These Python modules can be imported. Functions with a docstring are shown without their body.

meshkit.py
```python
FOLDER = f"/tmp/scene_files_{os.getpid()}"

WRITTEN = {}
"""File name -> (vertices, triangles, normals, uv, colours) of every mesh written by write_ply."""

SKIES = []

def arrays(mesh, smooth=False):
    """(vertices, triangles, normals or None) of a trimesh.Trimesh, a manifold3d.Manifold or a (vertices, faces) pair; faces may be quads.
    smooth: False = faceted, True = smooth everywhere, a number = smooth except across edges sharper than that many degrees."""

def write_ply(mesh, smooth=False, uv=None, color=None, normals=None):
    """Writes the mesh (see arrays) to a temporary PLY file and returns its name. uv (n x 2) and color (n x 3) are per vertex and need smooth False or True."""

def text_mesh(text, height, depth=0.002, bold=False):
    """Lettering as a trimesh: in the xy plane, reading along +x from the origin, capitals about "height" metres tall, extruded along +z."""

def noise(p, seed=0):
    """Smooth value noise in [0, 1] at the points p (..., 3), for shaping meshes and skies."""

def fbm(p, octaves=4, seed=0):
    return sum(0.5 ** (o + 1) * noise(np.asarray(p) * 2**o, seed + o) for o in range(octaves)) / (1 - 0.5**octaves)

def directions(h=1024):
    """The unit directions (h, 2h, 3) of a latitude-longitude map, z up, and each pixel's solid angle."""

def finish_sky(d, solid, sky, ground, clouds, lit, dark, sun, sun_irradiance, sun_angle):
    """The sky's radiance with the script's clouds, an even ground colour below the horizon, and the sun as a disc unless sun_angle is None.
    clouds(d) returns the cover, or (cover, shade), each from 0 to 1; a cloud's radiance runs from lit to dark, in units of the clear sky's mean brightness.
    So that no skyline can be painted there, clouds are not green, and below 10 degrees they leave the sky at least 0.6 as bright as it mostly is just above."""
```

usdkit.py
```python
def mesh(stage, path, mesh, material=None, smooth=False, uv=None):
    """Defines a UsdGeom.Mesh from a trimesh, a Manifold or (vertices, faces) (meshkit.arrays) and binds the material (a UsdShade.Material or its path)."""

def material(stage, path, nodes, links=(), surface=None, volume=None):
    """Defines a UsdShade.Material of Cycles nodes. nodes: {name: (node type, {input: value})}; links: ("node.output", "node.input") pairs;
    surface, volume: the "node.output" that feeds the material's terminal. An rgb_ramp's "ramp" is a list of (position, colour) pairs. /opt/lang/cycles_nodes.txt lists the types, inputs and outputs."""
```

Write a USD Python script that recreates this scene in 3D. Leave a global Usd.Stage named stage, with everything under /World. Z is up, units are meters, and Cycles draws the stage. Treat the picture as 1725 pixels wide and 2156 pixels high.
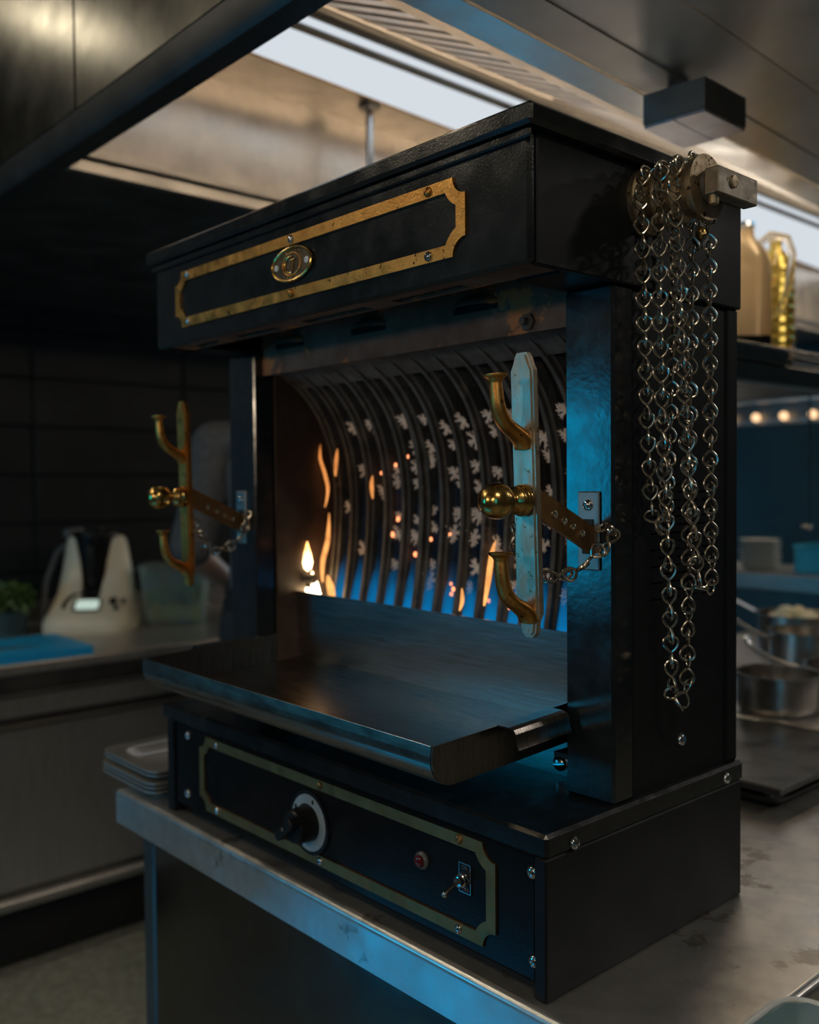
import math, random
import numpy as np, trimesh, usdkit, manifold3d as m3
from meshkit import text_mesh, noise
from shapely.geometry import Polygon, Point, box as sbox
from scipy.spatial.transform import Rotation as Rot
from scipy.interpolate import PchipInterpolator
from pxr import Usd, UsdGeom, Gf, Sdf

rnd = random.Random(7); nrg = np.random.default_rng(7)
stage = Usd.Stage.CreateInMemory()
UsdGeom.SetStageUpAxis(stage, 'Z'); UsdGeom.SetStageMetersPerUnit(stage, 1.0)
UsdGeom.Xform.Define(stage, '/World'); UsdGeom.Scope.Define(stage, '/World/Looks')
# The scene is laid out in design units with the oven's front right corner at x = y = 0 and the counter top at z = 0.9;
# one design unit is S metres and the floor lies at ZF.
S, ZF = 0.78, -0.22
def W(v):
    v = np.asarray(v, float); return (v - [0, 0, ZF]) * S

# ---------------------------------------------------------------- camera
EXPOSURE = 0.0
yaw, pit, rol = 0.8409, -0.0298, -0.0081
fw = np.array([-math.sin(yaw)*math.cos(pit), math.cos(yaw)*math.cos(pit), math.sin(pit)])
r0 = np.array([math.cos(yaw), math.sin(yaw), 0]); u0 = np.cross(r0, fw)
rt = r0*math.cos(rol) + u0*math.sin(rol); up = -r0*math.sin(rol) + u0*math.cos(rol)
CAM = np.array([0.72995, -0.86857, 1.52864])
cam = UsdGeom.Camera.Define(stage, '/World/camera')
eye = W(CAM)
cam.AddTransformOp().Set(Gf.Matrix4d(*rt, 0, *up, 0, *(-fw), 0, *eye, 1))
cam.CreateHorizontalApertureAttr(24.0); cam.CreateVerticalApertureAttr(24.0*2156/1725)
cam.CreateFocalLengthAttr(24.0*2000.42/1725)
cam.CreateFStopAttr(2.9); cam.CreateFocusDistanceAttr(1.21*S)
cam.CreateClippingRangeAttr(Gf.Vec2f(0.02, 50)); cam.CreateExposureAttr(EXPOSURE)

# light strengths (radiance) of the lamps and windows the room has
L_CANOPY, L_STRIP, L_CEIL, L_WINDOW, L_BLUE = 0.78, 31.0, 75.0, (0.0, 2.3, 4.3), (0.05, 2.8, 5.4)

# ---------------------------------------------------------------- materials
MATS = {}
def mat(name, nodes, links, surface='p.BSDF', volume=None):
    MATS[name] = usdkit.material(stage, '/World/Looks/' + name, nodes, links, surface=surface, volume=volume); return MATS[name]
def pbr(name, c1, c2=None, ns=8, r1=.4, r2=None, metal=0, bump=0, bs=60, st=(1, 1, 1), pos=(.35, .65), spots=None, detail=3, coords='object', **kw):
    """noise-mixed colour c1..c2, noise-mixed roughness r1..r2, fine bump; spots = (scale, threshold, colour)"""
    c2 = c2 or c1; r2 = r1 if r2 is None else r2
    N = {'tc': ('texture_coordinate', {}), 'mp': ('mapping', {'scale': st}),
         'n': ('noise_texture', {'scale': ns, 'detail': detail, 'roughness': .6}), 'rp': ('rgb_ramp', {'ramp': [(pos[0], c1), (pos[1], c2)]}),
         'n2': ('noise_texture', {'scale': ns*2.3, 'detail': 4}), 'mr': ('map_range', {'from_min': .3, 'from_max': .7, 'to_min': r1, 'to_max': r2, 'clamp': True}),
         'p': ('principled_bsdf', {'metallic': metal, **kw})}
    L = [('tc.' + coords, 'mp.vector'), ('mp.vector', 'n.vector'), ('mp.vector', 'n2.vector'), ('n.fac', 'rp.fac'), ('n2.fac', 'mr.value'), ('mr.result', 'p.roughness')]
    col = 'rp.color'
    if spots:
        N['ns'] = ('noise_texture', {'scale': spots[0], 'detail': 5, 'roughness': .65}); N['rs'] = ('rgb_ramp', {'ramp': [(spots[1], (0, 0, 0)), (spots[1] + .04, (1, 1, 1))]})
        N['mx'] = ('mix_color', {'b': spots[2]}); L += [('tc.' + coords, 'ns.vector'), ('ns.fac', 'rs.fac'), ('rs.color', 'mx.fac'), ('rp.color', 'mx.a')]; col = 'mx.result'
    L.append((col, 'p.base_color'))
    if bump:
        N['nb'] = ('noise_texture', {'scale': bs, 'detail': 3}); N['b'] = ('bump', {'strength': bump, 'distance': .002})
        L += [('mp.vector', 'nb.vector'), ('nb.fac', 'b.height'), ('b.normal', 'p.normal')]
    return mat(name, N, L)
def emit(name, color, strength):
    return mat(name, {'e': ('emission', {'color': color, 'strength': strength})}, [], 'e.emission')

pbr('enamel_black', (.008, .010, .012), (.014, .017, .019), 14, .15, .25, bump=.08, bs=420, specular_ior_level=.5)
pbr('panel_black', (.009, .0105, .0115), (.012, .014, .015), 9, .40, .5, bump=.08, bs=500, specular_ior_level=.16)
pbr('panel_satin', (.008, .009, .010), (.011, .012, .013), 12, .14, .20, bump=.05, bs=420, specular_ior_level=.09)
pbr('badge_bronze', (.15, .10, .06), (.22, .15, .09), 60, .3, .42, 1)
pbr('post_black', (.008, .010, .012), (.014, .017, .020), 20, .12, .22, bump=.05, bs=150, specular_ior_level=1.0)
pbr('brass_aged', (.50, .225, .052), (.67, .335, .088), 30, .32, .5, 1, bump=.15, bs=350, spots=(75, .62, (.035, .02, .01)))
pbr('brass_dull', (.31, .17, .07), (.40, .235, .10), 30, .42, .55, 1, bump=.1, bs=300, spots=(90, .68, (.04, .025, .012)))
pbr('brass_polished', (.55, .33, .10), (.66, .42, .14), 25, .16, .27, 1, bump=.12, bs=250, spots=(160, .66, (.12, .06, .02)))
pbr('brass_worn', (.44, .36, .26), (.55, .48, .38), 45, .30, .46, .85, bump=.25, bs=160, st=(1, 1, .35), spots=(120, .62, (.26, .17, .08)))
pbr('iron_brown', (.24, .205, .165), (.32, .275, .225), 40, .4, .55, 1, bump=.2, bs=150, spots=(90, .62, (.05, .04, .03)))
pbr('bronze_worn', (.42, .32, .20), (.52, .42, .29), 60, .42, .6, 1, bump=.4, bs=140, spots=(110, .60, (.04, .03, .02)))
pbr('chain_steel', (.46, .40, .33), (.60, .54, .46), 50, .2, .34, 1)
pbr('chrome', (.62, .62, .62), None, 10, .14, .2, 1)
pbr('steel', (.50, .475, .44), (.60, .57, .53), 5, .30, .42, .85, bump=.05, bs=9, st=(1, 60, 1), detail=4)
pbr('steel_canopy', (.62, .56, .49), (.68, .62, .545), 4, .24, .32, .8, bump=.01, bs=9)
pbr('steel_skirt', (.12, .115, .10), (.17, .165, .14), 5, .24, .32, 1, bump=.02, bs=14)
pbr('soffit_steel', (.66, .62, .57), (.76, .72, .67), 6, .36, .48, .85, bump=.05, bs=14)
pbr('steel_grey', (.30, .285, .265), (.37, .35, .33), 5, .4, .52, 1)
pbr('steel_dark', (.13, .128, .125), (.18, .176, .17), 5, .36, .48, 1)
pbr('steel_table', (.52, .51, .495), (.63, .62, .60), 7, .24, .36, .85, bump=.08, bs=45, st=(1, 1, 1), spots=(11, .62, (.33, .31, .28)))
pbr('steel_tray', (.23, .205, .18), (.31, .285, .255), 9, .22, .32, 1, bump=.06, bs=12, st=(1, 40, 1), spots=(7, .62, (.22, .19, .165)))
pbr('rail_dark', (.05, .05, .05), (.07, .07, .07), 5, .38, .5, .8)
pbr('steel_gn', (.62, .59, .55), None, 6, .32, .42, .85)
pbr('steel_back', (.42, .42, .42), (.50, .50, .50), 8, .22, .30, 1, bump=.03, bs=12, st=(1, 1, 50))
pbr('cabinet_dark', (.10, .09, .085), (.13, .12, .11), 5, .13, .19, 1)
pbr('steel_pan', (.60, .575, .54), None, 6, .20, .30, 1)
pbr('iron_cast', (.09, .075, .064), (.17, .145, .125), 30, .6, .8, 0, bump=.4, bs=120, spots=(18, .60, (.2, .15, .12)), specular_ior_level=.25)
pbr('iron_back', (.018, .016, .017), (.032, .028, .027), 30, .7, .85, 0, specular_ior_level=.1)
pbr('soot_plate', (.12, .075, .055), (.22, .15, .115), 13, .55, .75, .0, bump=.25, bs=90, spots=(15, .56, (.50, .20, .08)), specular_ior_level=.2)
pbr('soot_wall', (.045, .028, .02), (.10, .062, .045), 12, .6, .75, 0, bump=.2, bs=60, spots=(9, .62, (.085, .045, .028)))
pbr('ceramic_tuft', (.70, .58, .48), (.85, .76, .66), 200, .8, emission_color=(1.0, .62, .42), emission_strength=.045)
pbr('plastic_cream', (.66, .60, .46), (.70, .64, .50), 5, .35)
pbr('plastic_black', (.009, .009, .010), (.013, .013, .014), 20, .34, .45, specular_ior_level=.2)
pbr('plastic_grey', (.10, .10, .10), None, 20, .4)
pbr('dial_grey', (.30, .37, .41), (.36, .43, .47), 60, .45)
pbr('lens_red', (.10, .012, .018), None, 20, .12)
pbr('board_blue', (.006, .30, .66), (.012, .35, .72), 8, .38, .5)
pbr('knife_steel', (.45, .46, .46), None, 8, .25, .3, 1)
pbr('wall_tile', (.008, .011, .013), (.013, .016, .018), 5, .45, .55, specular_ior_level=.12)
pbr('wall_grout', (.008, .009, .010), None, 20, .9, specular_ior_level=.1)
pbr('wall_paint', (.06, .055, .05), (.07, .065, .06), 4, .7)
pbr('wall_light', (.07, .09, .11), (.085, .105, .125), 4, .6)
pbr('wall_teal', (.015, .05, .075), (.02, .06, .09), 4, .5)
pbr('floor_vinyl', (.22, .21, .155), (.33, .31, .24), 30, .22, .4, bump=.1, bs=90, spots=(45, .60, (.30, .28, .22)))
pbr('ceiling_paint', (.22, .21, .19), None, 4, .8)
pbr('leaf_green', (.03, .08, .015), (.08, .15, .03), 60, .5)
pbr('cress_yellow', (.35, .33, .08), (.45, .42, .12), 60, .6)
pbr('pot_teal', (.02, .06, .08), None, 10, .5)
pbr('food_pink', (.55, .30, .28), (.7, .45, .4), 40, .4)
pbr('food_pale', (.80, .66, .34), (.9, .82, .58), 30, .45)
pbr('plate_white', (.60, .60, .54), None, 10, .3)
pbr('crate_cyan', (.03, .42, .62), (.08, .5, .68), 10, .4)
pbr('jug_blue', (.05, .45, .62), (.25, .6, .72), 10, .3)
pbr('glaze_white', (.75, .78, .8), None, 10, .25)
pbr('cloth_grey', (.060, .063, .068), (.085, .088, .094), 40, .85)
pbr('cloth_navy', (.015, .018, .026), (.024, .027, .036), 40, .85)
pbr('cloth_black', (.008, .008, .009), (.012, .012, .013), 40, .8)
pbr('skin', (.42, .25, .18), (.48, .30, .22), 20, .5, subsurface_weight=.1)
pbr('hair_dark', (.02, .014, .01), (.035, .025, .018), 90, .55)
pbr('frame_white', (.5, .5, .5), None, 4, .4)
pbr('griddle_black', (.05, .05, .05), (.10, .10, .098), 8, .26, .42, .6)
pbr('rubber', (.01, .01, .01), None, 8, .6)
pbr('fuse_lilac', (.34, .31, .33), (.42, .38, .40), 7, .3, .42, .9)
mat('plastic_clear', {'p': ('principled_bsdf', {'base_color': (.80, .95, .92), 'roughness': .12, 'transmission_weight': .92, 'ior': 1.15})}, [])
mat('oil_gold', {'p': ('principled_bsdf', {'base_color': (1.0, .76, .18), 'roughness': .10, 'transmission_weight': .55, 'ior': 1.35})}, [])
mat('oil_amber', {'p': ('principled_bsdf', {'base_color': (.95, .72, .42), 'roughness': .3, 'transmission_weight': .5, 'ior': 1.36})}, [])
mat('bottle_clear', {'p': ('principled_bsdf', {'base_color': (.97, .93, .86), 'roughness': .12, 'transmission_weight': .95, 'ior': 1.3})}, [])
mat('film_wrap', {'p': ('principled_bsdf', {'base_color': (.25, .42, .48), 'roughness': .1, 'transmission_weight': .4, 'ior': 1.4})}, [])
emit('lamp_diffuser', (.86, .93, 1.0), L_CANOPY)
emit('lamp_ceiling', (1.0, .86, .62), L_CEIL)
emit('lamp_spot', (1.0, .86, .62), L_CEIL*.6)
emit('lamp_strip', (1.0, .80, .57), L_STRIP)
emit('lamp_cool', (1.0, .93, .84), L_CEIL*.8)
emit('fridge_glow', (0.0, .85, 1.8), 1.0)
emit('window_warm', (1.0, .90, .76), 6.0)
emit('lamp_wall', (1.0, .80, .56), 38.0)
emit('lamp_heat', (1.0, .62, .34), 1.5)
emit('window_glow', L_WINDOW, 1.0)
emit('tube_blue', L_BLUE, 1.0)
emit('mixer_screen', (.80, 1.0, .88), .62)
emit('ember_glow', (1.0, .30, .12), 2.4)
def flame_mat(name, c_lo, c_hi, s_lo, s_hi, z0, z1, a_lo, a_hi, ns=40):
    """emission that thins out with height, mixed with plain transparency"""
    z0, z1 = W([0, 0, z0])[2], W([0, 0, z1])[2]
    N = {'g': ('geometry', {}), 'x': ('separate_xyz', {}), 'm': ('map_range', {'from_min': z0, 'from_max': z1, 'to_min': 0, 'to_max': 1, 'clamp': True}),
         'c': ('mix_color', {'a': tuple(np.array(c_lo)*s_lo), 'b': tuple(np.array(c_hi)*s_hi)}), 'a': ('mix_float', {'a': a_lo, 'b': a_hi}),
         'n': ('noise_texture', {'scale': ns, 'detail': 2}), 'na': ('map_range', {'from_min': .3, 'from_max': .7, 'to_min': .45, 'to_max': 1.15, 'clamp': True}),
         'ma': ('math', {'math_type': 'multiply', 'use_clamp': True}),
         't': ('transparent_bsdf', {}), 'e': ('emission', {'strength': 1.0}), 'mx': ('mix_closure', {})}
    L = [('g.position', 'x.vector'), ('x.z', 'm.value'), ('m.result', 'c.fac'), ('m.result', 'a.fac'), ('g.position', 'n.vector'), ('n.fac', 'na.value'), ('a.result', 'ma.value1'), ('na.result', 'ma.value2'),
         ('c.result', 'e.color'), ('ma.value', 'mx.fac'), ('t.BSDF', 'mx.closure1'), ('e.emission', 'mx.closure2')]
    mat(name, N, L, 'mx.closure')
flame_mat('flame_blue', (.004, .22, .56), (.01, .08, .20), .90, .32, 1.285, 1.39, .62, .06)
flame_mat('flame_orange', (1.0, .42, .12), (1.0, .33, .08), 1.7, 1.1, 1.33, 1.62, .75, .5, 70)
flame_mat('flame_pilot', (1.0, .80, .45), (1.0, .42, .12), 20.0, 7.0, 1.29, 1.40, .9, .7, 60)

# ---------------------------------------------------------------- prims
COUNT, BASES = {}, {}
def numbered(parent, name):
    k = (parent, name); n = COUNT.get(k, 0); COUNT[k] = n + 1
    return f'{parent}/{name}' if n == 0 else f'{parent}/{name}_{n:03d}'
def tag(p, label=None, cat=None, group=None, kind=None):
    for k, v in (('label', label), ('category', cat), ('group', group), ('kind', kind)):
        if v: p.SetCustomDataByKey(k, v)
    return p
def thing(name, label, cat, base, group=None, kind=None):
    path = numbered('/World', name); x = UsdGeom.Xform.Define(stage, path); b = W(base)
    x.AddTranslateOp().Set(Gf.Vec3d(*b)); BASES[path] = b
    return tag(x.GetPrim(), label, cat, group, kind)
def put(parent, name, mesh, m, smooth=35, label=None, cat=None, group=None, kind=None):
    """one Mesh prim; vertices in design units of the world"""
    pp = parent.GetPath().pathString if parent else '/World'
    path = numbered(pp, name)
    if hasattr(mesh, 'vertices'): v, f = np.asarray(mesh.vertices), np.asarray(mesh.faces)
    else: v, f = mesh
    top = '/'.join(path.split('/')[:3]); b = BASES.get(top, np.zeros(3))
    prim = usdkit.mesh(stage, path, (W(v) - b, np.asarray(f)), MATS[m], smooth=smooth).GetPrim()
    return tag(prim, label, cat, group, kind)
def struct(name, mesh, m, smooth=35, label=None, cat=None):
    return put(None, name, mesh, m, smooth, label=label, cat=cat, kind='structure')
def dup(src, base, label=None, group=None, rot=0):
    was = src.GetCustomData(); name = src.GetPath().name
    path = numbered('/World', name); x = UsdGeom.Xform.Define(stage, path); b = W(base)
    x.AddTranslateOp().Set(Gf.Vec3d(*b))
    if rot: x.AddRotateZOp().Set(rot)
    p = x.GetPrim(); p.GetReferences().AddInternalReference(src.GetPath()); p.SetInstanceable(True)
    return tag(p, label or was['label'], was['category'], group or was.get('group'))

# ---------------------------------------------------------------- shapes
def cat_(*ms): return trimesh.util.concatenate([m for m in ms if m is not None])
def box(x0, x1, y0, y1, z0, z1, c=0.0):
    lo, hi = np.minimum([x0, y0, z0], [x1, y1, z1]), np.maximum([x0, y0, z0], [x1, y1, z1])
    if c <= 0:
        m = trimesh.creation.box(extents=hi - lo); m.apply_translation((lo + hi)/2); return m
    c = min(c, .49*(hi - lo).min()); P = []
    for s in np.ndindex(2, 2, 2):
        p = np.where(s, hi, lo); d = np.where(s, -c, c)
        for k in range(3):
            q = p + d; q[k] = p[k]; P.append(q)
    return trimesh.convex.convex_hull(np.array(P))
def rbox(x0, x1, y0, y1, z0, z1, r, n=4):
    """box with rounded edges: hull of spheres"""
    sp = trimesh.creation.icosphere(2, r).vertices; P = []
    for x in (x0 + r, x1 - r):
        for y in (y0 + r, y1 - r):
            for z in (z0 + r, z1 - r): P.append(sp + [x, y, z])
    return trimesh.convex.convex_hull(np.vstack(P))
def frame_of(d):
    d = np.asarray(d, float); d = d/np.linalg.norm(d); a = np.array([0, 0, 1.]) if abs(d[2]) < .9 else np.array([1., 0, 0])
    x = np.cross(a, d); x /= np.linalg.norm(x); return np.stack([x, np.cross(d, x), d], 1)
def lathe(profile, origin=(0, 0, 0), axis=(0, 0, 1), n=32):
    """profile: (r, h) pairs along the axis"""
    pr = np.array(profile, float); a = np.arange(n)*2*np.pi/n
    v = np.stack([pr[:, None, 0]*np.cos(a), pr[:, None, 0]*np.sin(a), np.broadcast_to(pr[:, None, 1], (len(pr), n))], -1).reshape(-1, 3)
    f = []
    for i in range(len(pr) - 1):
        for j in range(n):
            k = (j + 1) % n; f += [[i*n + j, i*n + k, (i + 1)*n + k], [i*n + j, (i + 1)*n + k, (i + 1)*n + j]]
    m = trimesh.Trimesh(v, f, process=False); m.merge_vertices(); m.update_faces(m.nondegenerate_faces())
    return trimesh.Trimesh(m.vertices @ frame_of(axis).T + np.array(origin), m.faces, process=False)
def cyl(p0, p1, r, n=20, c=0.0):
    p0, p1 = np.array(p0, float), np.array(p1, float); h = np.linalg.norm(p1 - p0)
    pr = [(0, 0), (r - c, 0)] + ([(r, c), (r, h - c)] if c else [(r, 0), (r, h)][1:] and [(r, h)]) + [(r - c, h), (0, h)]
    if not c: pr = [(0, 0), (r, 0), (r, h), (0, h)]
    return lathe(pr, p0, p1 - p0, n)
def tube(pts, r, n=8, closed=False, flat=1.0, ref=None):
    p = np.array(pts, float); k = len(p); r = np.broadcast_to(r, (k,))
    t = (np.roll(p, -1, 0) - np.roll(p, 1, 0)) if closed else np.gradient(p, axis=0)
    t /= np.linalg.norm(t, axis=1, keepdims=True) + 1e-12
    ref = np.array(ref, float) if ref is not None else (np.array([0, 0, 1.]) if abs(t[0][2]) < .9 else np.array([1., 0, 0]))
    A = np.zeros_like(p)
    a = ref
    for i in range(k):
        a = a - t[i]*(a @ t[i]); a /= np.linalg.norm(a) + 1e-12; A[i] = a
    B = np.cross(t, A); th = np.arange(n)*2*np.pi/n
    v = (p[:, None] + r[:, None, None]*(np.cos(th)[None, :, None]*A[:, None]*flat + np.sin(th)[None, :, None]*B[:, None])).reshape(-1, 3)
    f = []
    for i in range(k if closed else k - 1):
        i2 = (i + 1) % k
        for j in range(n):
            j2 = (j + 1) % n; f += [[i*n + j, i*n + j2, i2*n + j2], [i*n + j, i2*n + j2, i2*n + j]]
    if not closed:
        v = np.vstack([v, p[0], p[-1]]); c0, c1 = k*n, k*n + 1
        for j in range(n):
            j2 = (j + 1) % n; f += [[c0, j2, j], [c1, (k - 1)*n + j, (k - 1)*n + j2]]
    return trimesh.Trimesh(v, f, process=False)
def extrude(poly, depth, M, origin):
    """polygon in the plane of M's first two columns, pushed along its third"""
    ms = [trimesh.creation.extrude_polygon(g, depth, engine='earcut') for g in getattr(poly, 'geoms', [poly])]
    m = cat_(*ms); return trimesh.Trimesh(m.vertices @ np.array(M, float).T + np.array(origin), m.faces, process=False)
XZ = np.array([[1, 0, 0], [0, 0, -1], [0, 1, 0]]).T @ np.eye(3)
XZ = np.array([[1., 0, 0], [0, 0, 1.], [0, 1., 0]]).T        # u -> x, v -> z, depth -> +y
YZ = np.array([[0, 1., 0], [0, 0, 1.], [1., 0, 0]]).T        # u -> y, v -> z, depth -> +x
XY = np.eye(3)
def fix(m):
    m = trimesh.Trimesh(m.vertices, m.faces, process=True); trimesh.repair.fix_normals(m); return m
def sweep_x(profile_yz, x0, x1):
    """closed (y, z) outline pushed from x0 to x1"""
    return fix(extrude(Polygon(profile_yz), x1 - x0, YZ, (x0, 0, 0)))
def sweep_y(profile_xz, y0, y1):
    return fix(extrude(Polygon(profile_xz), y1 - y0, XZ, (0, y0, 0)))
def sheet(path, th):
    """open (a, b) path as a closed strip of thickness th"""
    from shapely.geometry import LineString
    return LineString(path).buffer(th/2, cap_style=2, join_style=1, quad_segs=4)
def screw(parent, p, n, r=.009, m='chrome', slot=.6, name='screw'):
    """dome-head slotted screw at p, its head along n"""
    n = np.array(n, float); F = frame_of(n); h = lathe([(0, 0), (r, 0), (r*.97, r*.25), (r*.75, r*.5), (r*.4, r*.62), (0, r*.66)], p, n, 16)
    ca, sa = math.cos(slot), math.sin(slot); d = F[:, 0]*ca + F[:, 1]*sa; e = -F[:, 0]*sa + F[:, 1]*ca
    man = m3.Manifold(m3.Mesh(np.asarray(fix(h).vertices, np.float32), np.asarray(fix(h).faces, np.uint32)))
    b = trimesh.creation.box(extents=(r*2.4, r*.26, r*.5)); v = b.vertices @ np.stack([d, e, n], 1).T + np.array(p) + n*r*.62
    cut = m3.Manifold(m3.Mesh(v.astype(np.float32), b.faces.astype(np.uint32)))
    g = (man - cut).to_mesh()
    if len(g.tri_verts) < 10: return put(parent, name, h, m)
    return put(parent, name, (g.vert_properties[:, :3], g.tri_verts), m)
def hexnut(p, n, r, h):
    return lathe([(0, 0), (r, 0), (r, h*.8), (r*.85, h), (0, h)], p, n, 6)

# ================================================================ ROOM SHELL
XW, YB, YF, XR, ZC = -3.75, 5.0, -2.6, 3.2, 3.3
struct('floor', box(XW - .1, XR + .1, YF - .1, YB + .1, ZF - .1, ZF), 'floor_vinyl')
struct('ceiling', box(XW - .1, XR + .1, YF - .1, YB + .1, ZC, ZC + .1), 'ceiling_paint')
wl = struct('wall_left', box(XW - .1, XW, YF, YB, ZF, ZC), 'wall_grout')
for r in range(8):                                               # large dark tiles above the left counter
    for c in range(5):
        z, y = .905 + r*.226, .0 + c*.78 + (r % 2)*.0
        put(wl, 'tile', box(XW + .0005, XW + .012 + rnd.random()*.0025, y + .005, y + .775, z + .004, z + .222, .003), 'wall_tile')
BX0, BX1, BZ0, BZ1 = -3.62, -2.78, .95, 2.12
struct('wall_left', box(XW, XW + .012, YF, -.95, ZF, ZC), 'wall_light')
struct('wall_back', cat_(box(XW, BX0, YB, YB + .1, ZF, ZC), box(BX1, XR, YB, YB + .1, ZF, ZC), box(BX0, BX1, YB, YB + .1, ZF, BZ0), box(BX0, BX1, YB, YB + .1, BZ1, ZC)), 'wall_teal')
struct('wall_right', box(XR, XR + .1, YF, YB, ZF, ZC), 'wall_paint')
WX0, WX1, WZ0, WZ1 = -2.95, -2.0, 1.0, 2.0                        # the window behind the camera, to the left
struct('wall_front', cat_(box(XW, WX0, YF - .1, YF, ZF, ZC), box(WX1, XR, YF - .1, YF, ZF, ZC), box(WX0, WX1, YF - .1, YF, ZF, WZ0), box(WX0, WX1, YF - .1, YF, WZ1, ZC)), 'wall_light')
wn = thing('window_1', None, None, ((WX0 + WX1)/2, YF, WZ0), kind='structure')
put(wn, 'window_frame', cat_(box(WX0, WX0 + .04, YF - .06, YF + .01, WZ0, WZ1), box(WX1 - .04, WX1, YF - .06, YF + .01, WZ0, WZ1), box(WX0, WX1, YF - .06, YF + .01, WZ0, WZ0 + .04), box(WX0, WX1, YF - .06, YF + .01, WZ1 - .04, WZ1)), 'frame_white')
put(wn, 'pane', box(WX0 + .04, WX1 - .04, YF - .05, YF - .04, WZ0 + .04, WZ1 - .04), 'window_glow')

w3 = thing('window_3', None, None, (2.1, YF, 1.0), kind='structure')      # second window, behind the camera to the right
put(w3, 'window_frame', cat_(box(1.90, 1.93, YF - .02, YF + .03, 1.0, 2.0), box(2.27, 2.30, YF - .02, YF + .03, 1.0, 2.0), box(1.90, 2.30, YF - .02, YF + .03, 1.0, 1.04), box(1.90, 2.30, YF - .02, YF + .03, 1.96, 2.0)), 'frame_white')
put(w3, 'pane', box(1.93, 2.27, YF + .001, YF + .01, 1.04, 1.96), 'window_glow')
w2 = thing('window_2', None, None, ((BX0 + BX1)/2, YB, BZ0), kind='structure')      # lit dining room beyond the back wall
put(w2, 'window_frame', cat_(box(BX0, BX0 + .03, YB - .01, YB + .06, BZ0, BZ1), box(BX1 - .03, BX1, YB - .01, YB + .06, BZ0, BZ1), box(BX0, BX1, YB - .01, YB + .06, BZ0, BZ0 + .03), box(BX0, BX1, YB - .01, YB + .06, BZ1 - .03, BZ1)), 'frame_white')
put(w2, 'pane', box(BX0 + .03, BX1 - .03, YB + .04, YB + .05, BZ0 + .03, BZ1 - .03), 'window_warm')

# ================================================================ EXTRACTOR CANOPY (design: bottom at z 2.32, ceiling at 2.65)
ZR, ZT = 2.32, 2.65
cy = thing('extractor_canopy', 'large stainless steel extractor canopy hung over the island, with lit panels and baffle filters', 'extractor hood', (-.5, 2.4, ZR))
put(cy, 'front_skirt', cat_(box(XW + .02, -1.408, .030, .045, 2.385, ZC - .002, .003), box(-1.402, .64, .030, .045, 2.385, ZC - .002, .003)), 'steel_skirt')
put(cy, 'front_rail', sweep_x([(.045, 2.388), (.030, 2.384), (.036, 2.335), (.046, ZR), (.096, ZR), (.096, ZR + .02), (.058, ZR + .03), (.052, 2.388)], XW + .02, .64), 'rail_dark')
put(cy, 'side_rail', sweep_y([(-1.66, ZR + .012), (-1.625, ZR - .002), (-1.60, ZR - .002), (-1.597, ZR + .03), (-1.563, ZR + .025), (-1.560, ZR + .036), (-1.60, ZR + .042), (-1.66, ZR + .06)], .096, YB - .05), 'steel_grey')
put(cy, 'side_panel', box(-1.612, -1.6, .096, YB - .05, ZR + .03, ZT + .02), 'steel_canopy')
put(cy, 'top_panel', box(-1.6, -.46, .058, YB - .05, ZT, ZT + .02), 'steel_canopy')
put(cy, 'outer_soffit', box(XW + .02, -1.64, .096, YB - .05, ZR + .055, ZR + .065), 'steel_dark')
def quad_slab(P, th):
    P = np.array(P, float); v = np.vstack([P, P + [0, 0, th]]); return fix(trimesh.convex.convex_hull(v))
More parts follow.
